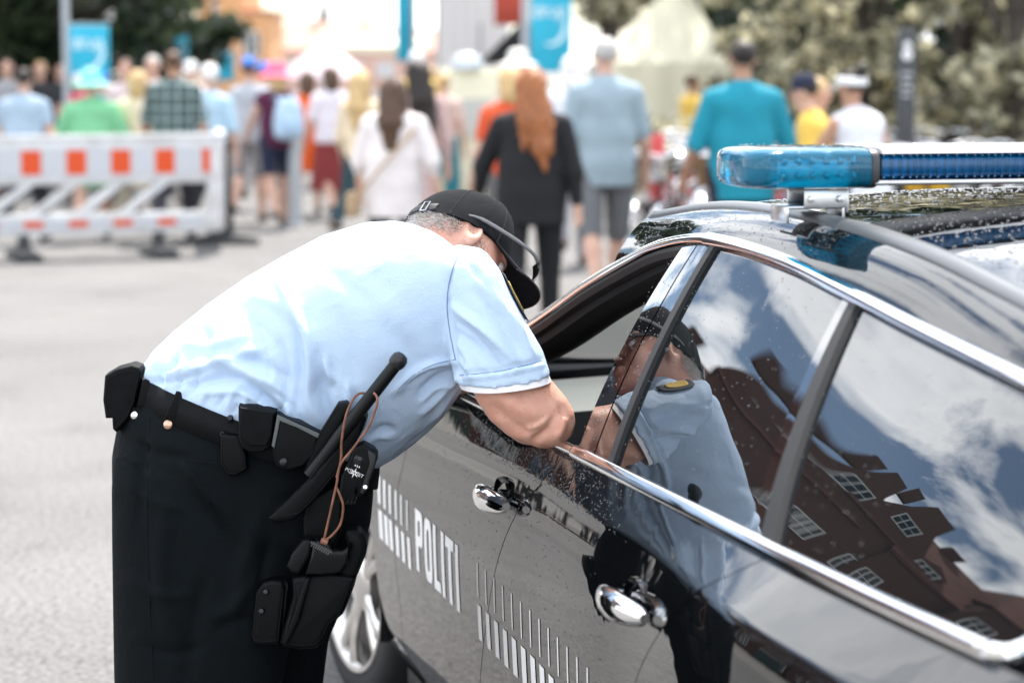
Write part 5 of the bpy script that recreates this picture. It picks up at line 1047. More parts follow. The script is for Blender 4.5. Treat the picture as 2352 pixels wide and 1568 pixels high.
for k in range(4):
    a, b = Vector(c4[k]), Vector(c4[(k + 1) % 4]); g = G(); sheet(g, lambda i, j: (a + (b - a) * j) * 1 - Vector((0, 0, 1.15 * i)) + Vector((0, .02 * math.sin(j * 25), 0)), 3, 26); g.obj('wall', M_CREAM, t)
    g = G(); g.tube([(a.x, a.y, 0), a], .03, 8); g.obj('pole', M_POLE, t)
p = at(745, 34); t = thing('parasol', 'pale pink parasol over the crowd behind the pink hat', 'parasol', p); g = G(); g.tube([(0, 0, 0), (0, 0, 2.1)], .02, 8); g.obj('pole', M_POLE, t); g = G(); g.loft([[(r * math.cos(a), r * math.sin(a), z) for a in [k * math.pi / 8 for k in range(16)]] for r, z in ((.62, 1.50), (.48, 1.68), (.28, 1.83), (.08, 1.95), (.005, 1.97))], cap=False); g.obj('canopy', mat('pale_pink_cloth', (.74, .62, .66), .8), t)
p = at(860, 55); t = thing('food_stall', 'low stall with a long cream awning in the distance', 'stall', p); g = G(); g.loft([[(x, 0, 1.95), (x, 0, 2.12), (x, 1.5, 2.35), (x, 1.5, 2.2)] for x in (-1.3, 1.15)]); g.obj('awning', M_CREAM, t, False); g = G(); g.box((0, .8, .55), (2.3, .8, 1.1), bev=.02); g.obj('counter', mat('pale_counter', (.66, .60, .58), .7), t, True, 40)
for x in (-1.2, 1.05): g = G(); g.tube([(x, .1, 0), (x, .1, 2.0)], .03, 6); g.obj('post', M_POLE, t)
p = at(1090, 32); t = thing('food_stall', 'cream stall front with a round glass dome in the crowd', 'stall', p); g = G(); g.box((.1, .3, .82), (1.15, .6, 1.64), bev=.03); g.obj('front', M_CREAM, t, True, 40); g = G(); g.lathe([(.22, 0), (.21, .08), (.15, .17), (.05, .21), (.001, .215)], 18, None, (-.1, .1, 1.64)); g.obj('dome', mat('pale_dome', (.6, .66, .72), .15), t)
g = G(); g.box((.1, -.02, 1.0), (.9, .03, .5)); g.obj('front_panel', mat('grey_panel', (.55, .55, .52), .5), t, False)
# ---- dark info totem
p = at(2082, 20.5); t = thing('info_totem', 'dark grey info totem with white pictogram among the olive trees', 'sign', p); g = G(); g.box((0, 0, 1.0), (.155, .06, 2.0), bev=.008); g.obj('body', mat('anthracite', (.05, .055, .06), .5), t, True, 40)
g = G(); yy = -.033; g.lathe([(.032, 0), (.032, .003)], 16, Matrix.Rotation(math.pi / 2, 3, 'X'), (0, yy, 1.86)); g.lathe([(.045, 0), (.045, .003)], 16, Matrix.Rotation(math.pi / 2, 3, 'X'), (0, yy, 1.78)); g.obj('pictogram', M_PRINT, t)
for k in range(4): g = G(); g.box((0, yy - .001, 1.62 - .06 * k), (.10 - .02 * (k % 2), .004, .022)); g.obj('text_line', mat('grey_print', (.45, .46, .47), .5), t, False)
# ---- bicycles
def bicycle(col, basket):
    t = thing('bicycle', 'bicycle', 'bicycle', (0, 0, 0), 0, 'bicycles parked along the right side'); mf = mat('bike_paint_' + str(col), [(.02, .02, .022), (.10, .13, .12), (.45, .06, .05), (.5, .5, .5)][col], .25, coat=.6); mc = M_CHROME
    for x in (-.52, .52):
        e = bpy.data.objects.new('wheel', None); COL.objects.link(e); e.parent = t; e.location = (x, 0, .34)
        g = G(); g.tube([(.325 * math.cos(a), 0, .325 * math.sin(a)) for a in [2 * math.pi * k / 28 for k in range(29)]], .019, 6, cap=False); g.obj('tyre', M_TYRE, e)
        g = G(); g.tube([(.30 * math.cos(a), 0, .30 * math.sin(a)) for a in [2 * math.pi * k / 28 for k in range(29)]], .009, 5, cap=False); g.lathe([(.02, -.04), (.02, .04)], 8, Matrix.Rotation(math.pi / 2, 3, 'X'))
        for k in range(14): a = math.pi * 2 * k / 14; g.tube([(0, .02 * (-1) ** k, 0), (.30 * math.cos(a), 0, .30 * math.sin(a))], .0016, 4)
        g.obj('rim', mc, e)
        g = G(); g.tube([(x + .355 * math.cos(a), 0, .34 + .355 * math.sin(a)) for a in np.linspace(.25 if x > 0 else .1, 2.6 if x > 0 else 3.0, 14)], .022, 6, flat=.3, up=None); g.obj('mudguard', mc if col != 1 else mf, t)
    g = G(); bbk, st, hd, hd2, rw, fw = (-.07, 0, .30), (-.22, 0, .80), (.36, 0, .86), (.39, 0, .70), (-.52, 0, .34), (.52, 0, .34)
    for a, b, r in ((bbk, st, .017), (st, hd, .016), (bbk, hd2, .019), (bbk, rw, .011), (st, rw, .009), (hd, hd2, .02), (hd2, fw, .014)): g.tube([a, b], r, 8)
    g.obj('frame', mf, t); g = G(); g.tube([hd, (.33, 0, 1.0)], .012, 8); g.tube(smooth_path([(.16, .29, 1.0), (.28, .26, 1.02), (.36, .1, 1.04), (.33, 0, 1.02), (.36, -.1, 1.04), (.28, -.26, 1.02), (.16, -.29, 1.0)], 4), .011, 8); g.obj('handlebar', mc, t)
    g = G(); g.tube([st, (-.25, 0, .93)], .013, 8); g.loft([sellipse(Vector((x, 0, .96)), Vector((0, w, 0)), Vector((0, 0, .025)), 12) for x, w in ((-.38, .06), (-.35, .10), (-.27, .09), (-.16, .03), (-.10, .015))]); g.obj('saddle', mat('saddle_black', (.02, .018, .016), .4), t)
    g = G(); g.lathe([(.085, -.004), (.085, .004)], 20, Matrix.Rotation(math.pi / 2, 3, 'X'), bbk); g.tube([(-.07, .05, .30), (.05, .05, .18)], .008, 6); g.tube([(-.07, -.05, .30), (-.19, -.05, .42)], .008, 6); g.box((.05, .09, .18), (.09, .08, .02)); g.box((-.19, -.09, .42), (.09, .08, .02)); g.obj('crank', mc, t)
    if basket: g = G(); g.loft([[(.54 + x * k, y * k, z) for x, y in ((-.14, -.18), (.14, -.18), (.14, .18), (-.14, .18))] for k, z in ((.8, .80), (1, 1.03), (.96, 1.03), (.77, .815))]); g.obj('basket', mat('yellow_wicker', (.62, .36, .03), .7, bump=1, bscale=60) if basket == 2 else mat('brown_wicker', (.25, .14, .07), .8), t, True, 30)
    return t
protos = [bicycle(0, 0), bicycle(1, 1), bicycle(2, 0), bicycle(3, 0), bicycle(0, 2)]
spots = [(1560, 20.5, 70, 2), (1625, 19.8, 82, 3), (1690, 20.5, 60, 0), (1760, 21, 75, 1), (1850, 19.6, 95, 3), (1935, 20.4, 80, 0), (2030, 19.2, 70, 3), (2135, 16.6, 80, 4), (2150, 19.5, 110, 1), (2215, 18.8, 75, 3), (2275, 19.2, 95, 0), (2340, 18.6, 82, 3), (2400, 19.3, 70, 1), (1590, 22.2, 100, 3), (2240, 20.6, 60, 3), (2090, 21, 85, 0), (1800, 18.9, 88, 2), (1985, 21.4, 66, 3), (1500, 18.6, 75, 3), (1545, 17.6, 100, 0), (1600, 18.2, 62, 3), (1650, 17.4, 85, 1), (1575, 24, 80, 3), (2050, 24.5, 70, 3), (2110, 25, 95, 0), (2170, 24.2, 80, 3), (2230, 25, 65, 3), (2290, 24.4, 88, 2), (2350, 25, 75, 3), (2400, 24.2, 98, 3)]
used = set(); NAMES = ['black', 'green-grey', 'red', 'silver', 'black']
for px, Y, a, k in spots:
    o = protos[k] if k not in used else copy_tree(protos[k]); used.add(k); o.location = at(px, Y); o.rotation_euler = (0, 0, math.radians(a))
    o['kindno'] = k; o['px'] = px
bikes = sorted([o for o in COL.objects if o.name.startswith('bicycle') and o.type == 'EMPTY' and 'px' in o], key=lambda o: o['px'])
ORD = ['first', 'second', 'third', 'fourth', 'fifth', 'sixth', 'seventh', 'eighth', 'ninth', 'tenth', 'eleventh', 'twelfth', 'thirteenth', 'fourteenth', 'fifteenth', 'sixteenth', 'seventeenth', 'eighteenth'] + ['%s' % w for w in ('nineteenth', 'twentieth', 'twenty-first', 'twenty-second', 'twenty-third', 'twenty-fourth', 'twenty-fifth', 'twenty-sixth', 'twenty-seventh', 'twenty-eighth', 'twenty-ninth', 'thirtieth', 'thirty-first')]
for n_, o in enumerate(bikes):
    o['label'] = 'bicycle with a yellow basket just below the light bar' if o['kindno'] == 4 else '%s bicycle%s, %s from the left in the parked row' % (NAMES[o['kindno']], ' with brown basket' if o['kindno'] == 1 else '', ORD[n_])
    del o['kindno']; del o['px']
# ---- brick houses along the left side of the street (mirrored in the car windows)
def brick_mat():
    m = bpy.data.materials.new('red_brick'); m.use_nodes = True; nt = m.node_tree; b = nt.nodes['Principled BSDF']; lk = nt.links.new; tc = nt.nodes.new('ShaderNodeTexCoord'); br = nt.nodes.new('ShaderNodeTexBrick'); mp = nt.nodes.new('ShaderNodeMapping'); mp.inputs['Rotation'].default_value = (math.pi / 2, 0, 0)
    br.inputs['Color1'].default_value = (.10, .040, .029, 1); br.inputs['Color2'].default_value = (.075, .031, .023, 1); br.inputs['Mortar'].default_value = (.12, .09, .075, 1); br.inputs['Scale'].default_value = 2.2; br.inputs['Mortar Size'].default_value = .012
    lk(tc.outputs['Object'], mp.inputs[0]); lk(mp.outputs[0], br.inputs['Vector']); lk(br.outputs[0], b.inputs['Base Color']); b.inputs['Roughness'].default_value = .9; return m
M_BRICK = brick_mat(); M_DTILE = mat('dark_red_tile', (.13, .055, .042), .8, var=.2, vscale=2.)
def brick_house(u, D, w, e, rf, label, style):
    """gabled house; local x along the street, local -y faces the street"""
    q = (u, D, 0); t = thing('brick_house', label, 'house', q, math.radians(31), 'brick houses along the left side'); d = 9.
    g = G(); g.box((0, d / 2, e / 2), (w, d, e))
    if style: g.prism([(-w / 2, .0, e), (w / 2, .0, e), (w * .2, .0, e + rf * .62), (w * .13, .0, e + rf), (-w * .13, .0, e + rf), (-w * .2, .0, e + rf * .62)], (0, .35, 0))
    g.obj('wall', M_BRICK, t, False)
    g = G()
    if style: g.loft([[(x, y, z) for x, z in ((-w / 2 - .2, e - .1), (0, e + rf - .1), (w / 2 + .2, e - .1), (0, e - .3))] for y in (.36, d + .2)])
    else: g.loft([[(x, y, z) for y, z in ((-.35, e), (d / 2, e + rf), (d + .35, e), (d / 2, e - .05))] for x in (-w / 2 - .25, w / 2 + .25)])
    rr = g.obj('roof', M_DTILE, t, False); g = G(); g.box((w * .3, d / 2, e + rf), (.9, .7, 1.8)); g.obj('chimney', M_BRICK, rr, False)
    n = max(2, int(w // 1.75))
    for fl in range(int(e // 3.05)):
        for k in range(n): window(t, (-w / 2 + w * (k + .5) / n, 0, 1.6 + 3.1 * fl), 1.1, 1.6, (0, -1, 0), M_WFR, M_PANE, 3, 2)
    if style: window(t, (0, 0, e + rf * .35), 1.5, 1.3, (0, -1, 0), M_WFR, M_PANE, 3, 2)
    else:
        for x in (-.26, .26):
            c = (w * x, 1.0, e + .95); g = G(); g.prism([(c[0] - .9, .35, e + .1), (c[0] + .9, .35, e + .1), (c[0] + .9, .35, e + 1.5), (c[0], .35, e + 2.2), (c[0] - .9, .35, e + 1.5)], (0, 2.6, 0)); g.obj('dormer', M_BRICK, t, False); window(t, (c[0], .35, e + .9), 1.2, 1.0, (0, -1, 0), M_WFR, M_PANE, 3, 2)
    g = G(); g.box((0, -.12, e - .12), (w + .3, .24, .24)); g.obj('cornice', M_DTILE, t, False)
    g = G(); g.box((w * .04, -.06, 1.1), (1.1, .1, 2.2)); g.obj('door', mat('dark_green_door', (.02, .05, .04), .4), t, False)
    return t
HOUSES = []
for az, w, e, rf, st, lab in ((-42.5, 8, 17, 5, 0, 'wide brick house with dormers nearest the camera, left of the street'), (-37.4, 6.2, 14.5, 4.8, 0, 'brick house with two dormers, second along the left side'), (-32.8, 5.2, 15.2, 5.0, 1, 'tallest gabled brick house, third along the left side'), (-29.8, 4.4, 14.0, 4.8, 1, 'gabled brick house, fourth along the left side'), (-27.2, 4.2, 11.0, 3.2, 0, 'small brick house with dormers, fifth along the left side'), (-24.7, 4.2, 9.8, 3.0, 1, 'lowest and farthest gabled brick house on the left side')):
    HOUSES.append((55 * math.sin(math.radians(az)), 55 * math.cos(math.radians(az)), w, e, rf, st, lab))
for u, D, w, e, rf, st, lab in HOUSES: brick_house(u, D, w, e, rf, lab, st)
# ================================================================== people in the street
SKINS = [skin_mat('skin_fair', (.62, .40, .31), (.54, .32, .24)), skin_mat('skin_tan', (.46, .26, .17), (.40, .22, .15))]
HAIRS = {k: mat('hair_' + k, c, .55, var=.25, vscale=18) for k, c in dict(dark=(.018, .012, .010), brown=(.085, .045, .025), red=(.30, .105, .035), blond=(.55, .38, .18), grey=(.5, .48, .46), white=(.75, .73, .72)).items()}
FAB = {}
def fab(c): 
    k = tuple(round(x, 3) for x in c)
    if k not in FAB: FAB[k] = mat('fabric_%d' % len(FAB), k, .85, var=.07, vscale=9, bump=.25, bscale=22, bdist=.01)
    return FAB[k]
def plaid():
    m = bpy.data.materials.new('green_plaid'); m.use_nodes = True; nt = m.node_tree; b = nt.nodes['Principled BSDF']; lk = nt.links.new; tc = nt.nodes.new('ShaderNodeTexCoord'); prev = None
    for ax in ('X', 'Z'):
        w = nt.nodes.new('ShaderNodeTexWave'); w.bands_direction = ax; w.inputs['Scale'].default_value = 2.8; w.inputs['Distortion'].default_value = .4; lk(tc.outputs['Object'], w.inputs['Vector']); r = nt.nodes.new('ShaderNodeValToRGB'); r.color_ramp.elements[0].position = .80; r.color_ramp.elements[1].position = .95; lk(w.outputs['Fac'], r.inputs[0])
        if prev is None: prev = r
        else:
            a = nt.nodes.new('ShaderNodeMath'); a.operation = 'ADD'; lk(prev.outputs[0], a.inputs[0]); lk(r.outputs[0], a.inputs[1])
    mx = nt.nodes.new('ShaderNodeMix'); mx.data_type = 'RGBA'; mx.inputs['A'].default_value = (.02, .035, .035, 1); mx.inputs['B'].default_value = (.22, .30, .29, 1); lk(a.outputs[0], mx.inputs['Factor']); lk(mx.outputs['Result'], b.inputs['Base Color']); b.inputs['Roughness'].default_value = .85; return m
def human(label, px, Y, h=1.75, face=0, top=(.5, .5, .5), legs=(.05, .05, .07), sleeve=.55, leglen=1., hair='brown', hstyle='short', build=1., stride=.36, hat=None, hatcol=(.5, .5, .5), skirt=False, skin=0, arms=(.15, -.15), hem=.86, bend=0., group='people walking in the street', topmat=None, elbow=.25, loc=None, shoes=(.03, .03, .03), out=(.18, .18)):
    """face: direction looked at, degrees clockwise from straight away. Local: x right, y forward, z up"""
    k = h / 1.75; p = Vector(loc) if loc is not None else at(px, Y); T = thing('person', label, 'person', p, -math.radians(face), group); bw = build ** .8
    Mz = Matrix.Scale(k, 4)
    if bend:                                            # upper body leans forward about the hips
        pv = Vector((0, 0, .95)); MB = Mz @ Matrix.Translation(pv) @ Matrix.Rotation(-bend, 4, 'X') @ Matrix.Translation(-pv)
    else: MB = Mz
    V = Vector; sh = [V((s * .170 * bw ** .5, -.01, 1.385)) for s in (-1, 1)]; hp = [V((s * .095 * bw ** .5, 0, .93)) for s in (-1, 1)]
    el, wr, kn, an = [], [], [], []
    for i, s in enumerate((-1, 1)):
        a = arms[i]; o = out[i]; d = V((s * o, math.sin(a), -math.cos(a))).normalized(); e = sh[i] + V((s * .02, 0, -.02)) + d * .29; a2 = a + elbow + .08; d2 = V((s * o * .4, math.sin(a2), -math.cos(a2))).normalized(); el.append(e); wr.append(e + d2 * .25)
        st = stride * (1 if i else -1); kq = hp[i] + V((0, math.sin(st * .9), -math.cos(st * .9))) * .44; bk = st - (.55 if st < 0 else .12); q = kq + V((0, math.sin(bk), -math.cos(bk))) * .43; kn.append(kq); an.append(q)
    dz = min(q.z for q in an) - .07
    for L in (kn, an):
        for q in L: q.z -= dz
    for q in hp: q.z -= dz
    tb = lambda v: tuple((MB @ v))                       # upper body
    tl = lambda v: tuple((Mz @ v))
    sag = V((0, 0, -dz)); X1 = (1, 0, 0)
    hc = V((0, .02, 1.625)); BM = np.array(MB.to_3x3()) / k
    up = lambda c, r, kk=.03, sub=False: ell(tb(V(c) + sag), np.array(r) * k, BM, k=kk * k, sub=sub)
    def ucone(a, b, ra, rb, kk=.03, f=1.): return cone(tb(V(a) + sag), tb(V(b) + sag), ra * k, rb * k, kk * k, X1, f) if f != 1 else cone(tb(V(a) + sag), tb(V(b) + sag), ra * k, rb * k, kk * k)
    torso = lambda inf: [ucone((0, 0, .95), (0, .0, 1.12), .115 * bw + inf, .108 * bw + inf, .06, 1.28), ucone((0, 0, 1.12), (0, -.01, 1.34), .108 * bw + inf, .112 * bw ** .6 + inf, .06, 1.34), ucone((0, -.01, 1.425), (-.135 * bw ** .5, -.01, 1.385), .062 + inf, .066 + inf, .06), ucone((0, -.01, 1.425), (.135 * bw ** .5, -.01, 1.385), .062 + inf, .066 + inf, .06)]
    # body: torso, head with face, arms with hands, legs, one surface
    B = torso(-.012) + [ucone((0, -.005, 1.42), (0, .01, 1.55), .058, .052, .03), up((0, .005, 1.655), (.074, .094, .092), .02), ucone((0, .03, 1.62), (0, .05, 1.545), .058, .040, .03), up((0, .108, 1.615), (.012, .020, .022), .012), up((0, .085, 1.665), (.045, .016, .010), .012), up((0, .095, 1.567), (.022, .010, .008), .008)]
    for s in (-1, 1): B += [up((s * .077, -.002, 1.625), (.011, .020, .032), .008), up((s * .030, .098, 1.640), (.013, .010, .008), .008, True)]
    for i, s in enumerate((-1, 1)):
        B += [ucone(sh[i], el[i], .050 * bw ** .5, .040, .03), ucone(el[i], wr[i], .040, .027, .02)]
        d = (wr[i] - el[i]).normalized(); sd = V((1, 0, 0)) * s; upv = d.cross(sd).normalized(); w = wr[i]
        B += [ucone(w, w + d * .075, .026, .030, .02)]
        for j, (o, ln) in enumerate(((.024, .066), (.008, .075), (-.008, .070), (-.024, .056))):
            b0 = w + d * .075 + V((0, 1, 0)) * o; B += [ucone(b0, b0 + (d * .85 - sd * .45) * ln, .0095, .0085, .006)]
        th = w + d * .02 + V((0, .03, 0)); B += [ucone(th, th + (d * .6 + V((0, .7, 0))) * .055, .012, .010, .01)]
        B += [cone(tl(hp[i]), tl(kn[i]), .082 * k * bw ** .5, .056 * k, .04), cone(tl(kn[i]), tl(kn[i] + (an[i] - kn[i]) * .35), .052 * k, .057 * k, .03), cone(tl(kn[i] + (an[i] - kn[i]) * .35), tl(an[i]), .057 * k, .036 * k, .03), cone(tl(an[i]), tl(an[i] + V((0, .13, -.035))), .035 * k, .026 * k, .02)]
    sdf_obj('body', B, .0125, SKINS[skin], T)
    # shirt
    zl = hem; S = torso(.012); cutz = [((0, 0, -1), -(zl) * k - sag.z * k)] if not bend else []
    if hem < .93: S += [ucone((0, 0, .95), (0, 0, hem - .05), .122 * bw + .008, .120 * bw + .012, .05, 1.28)]
    for i in (0, 1):
        if sleeve > 0:
            full = sleeve > 1; e = el[i] if full else sh[i] + (el[i] - sh[i]) * sleeve; S += [ucone(sh[i], e, .062 * bw ** .5, .056 * bw ** .5, .018)]
            if full: S += [ucone(el[i], el[i] + (wr[i] - el[i]) * min(1, sleeve - 1), .054, .042, .03)]
    tm_ = topmat or fab(top)
    sdf_obj('shirt', S, .016, tm_, T, planes=[((0, 0, -1), -(hem + sag.z) * k)] if not bend else ())
    # trousers, shorts or skirt
    if skirt:
        zb = 1.0 - leglen * .95; S = [cone(tl(V((0, 0, 1.0)) + sag), tl(V((0, 0, zb)) + sag), .118 * bw * k, (.15 + .05 * leglen) * bw * k, .03, X1, 1.25)]
        sdf_obj('skirt', S, .018, fab(legs), T, planes=[((0, 0, -1), -(zb + sag.z) * k)])
    else:
        S = [cone(tl(V((0, 0, .98)) + sag), tl(V((0, 0, .93)) + sag), .125 * bw * k, .120 * bw * k, .05, X1, 1.34)]; cuts = []
        for i in (0, 1):
            dth = (kn[i] - hp[i]); t1 = min(1, leglen * 2); e = hp[i] + dth * t1
            c_ = [(tuple((dth.normalized())), (Mz @ e).dot(dth.normalized()))] if leglen <= .5 else ()
            S += [cone(tl(hp[i]), tl(e), .098 * k * bw ** .5, .078 * k, .04, cuts=c_)]
            if leglen > .5: ds = an[i] - kn[i]; e2 = kn[i] + ds * min(1, (leglen - .5) * 2); S += [cone(tl(kn[i]), tl(e2), .074 * k, .060 * k, .03, cuts=[(tuple(ds.normalized()), (Mz @ e2).dot(ds.normalized()))])]
        sdf_obj('trousers' if leglen > .6 else 'shorts', S, .016, fab(legs), T)
    for i in (0, 1):
        a_ = an[i]; sdf_obj('shoe', [cone(tl(a_ + V((0, -.03, -.03))), tl(a_ + V((0, .15, -.04))), .045 * k, .034 * k, .02)], .014, fab(shoes), T, planes=[((0, 0, -1), -(a_.z - .068) * k)])
    # hair
    hm = HAIRS[hair]; ht = lambda pts, r0, r1: ucone(pts[0], pts[1], r0, r1, .04)
    if hstyle != 'bald':
        Hh = [up((0, -.012, 1.672), (.083, .098, .088), .02), up((0, .085, 1.60), (.06, .05, .07), .01, True)]
        if hstyle == 'long': Hh = [up((0, -.012, 1.675), (.090, .104, .092), .02), ucone((0, -.07, 1.64), (0, -.125, 1.40), .085, .085, .05, 1.15), ucone((0, -.125, 1.40), (.01, -.135, 1.20), .075, .045, .04, 1.3), ucone((-.075, -.03, 1.62), (-.09, -.06, 1.42), .04, .03, .03), ucone((.075, -.03, 1.62), (.09, -.06, 1.42), .04, .03, .03), up((0, .10, 1.60), (.06, .06, .09), .01, True)]
        if hstyle == 'verylong': Hh = [up((0, -.012, 1.675), (.095, .106, .095), .02), ucone((.0, -.07, 1.64), (.03, -.13, 1.42), .092, .085, .05, 1.2), ucone((.03, -.13, 1.42), (.07, -.155, 1.24), .075, .055, .04, 1.2), ucone((.07, -.155, 1.24), (.10, -.16, 1.10), .05, .016, .04), ucone((-.05, -.10, 1.5), (-.045, -.15, 1.24), .05, .02, .03), ucone((.10, -.08, 1.5), (.14, -.13, 1.22), .045, .018, .03), up((0, .10, 1.60), (.06, .06, .09), .01, True)]
        if hstyle == 'bob': Hh = [up((0, -.015, 1.665), (.096, .108, .098), .02), ucone((0, -.05, 1.62), (0, -.06, 1.54), .088, .085, .04, 1.1), up((0, .10, 1.59), (.06, .07, .09), .01, True)]
        if hstyle == 'bun': Hh += [up((0, -.11, 1.74), (.045, .045, .045), .015)]
        if hstyle == 'crop': Hh = [up((0, -.016, 1.665), (.079, .094, .080), .02), up((0, .085, 1.62), (.07, .07, .09), .01, True)]
        nz = (lambda X, Y_, Z: .009 * np.sin(X * 130 + 4 * np.sin(Z * 17)) * np.sin(Z * 24 + X * 50)) if 'long' in hstyle else None
        sdf_obj('hair', Hh, .012, hm, T, noise=nz)
    if hat == 'cap':
        g = G(); g.loft([[Vector((.086 * f * math.cos(a), -.005 + .104 * f * math.sin(a), 1.672 + z)) + sag for a in [2 * math.pi * q / 20 for q in range(20)]] for f, z in ((1, 0), (.97, .04), (.82, .08), (.5, .104), (.1, .112))]); sheet(g, lambda i, j: Vector((.08 * math.cos(math.pi * (.15 + .7 * j)), .085 * math.sin(math.pi * (.15 + .7 * j)) * (1 + .85 * i), 1.676 - .02 * i)) + sag, 4, 10)
    elif hat == 'sunhat':
        g = G(); g.loft([[Vector((rx * math.cos(a), -.005 + rx * 1.12 * math.sin(a), 1.66 + z)) + sag for a in [2 * math.pi * q / 24 for q in range(24)]] for rx, z in ((.205, -.03), (.207, -.022), (.115, .014), (.105, .07), (.09, .12), (.04, .14), (.002, .142))])
    elif hat == 'visor':
        g = G(); g.loft([[Vector((r * math.cos(a), -.006 + r * 1.18 * math.sin(a), 1.655 + z + .02 * math.sin(a))) + sag for a in [2 * math.pi * q / 22 for q in range(22)]] for r, z in ((.086, 0), (.094, .002), (.096, .045), (.084, .055))], cap=False); sheet(g, lambda i, j: Vector((.09 * math.cos(math.pi * (.12 + .76 * j)), .095 * math.sin(math.pi * (.12 + .76 * j)) * (1 + .8 * i), 1.672 - .02 * i)) + sag, 4, 12)
    if hat:
        o = g.obj('hat', fab(hatcol), T); o.data.transform(MB)
    return T
W = lambda v: (v, v, v)
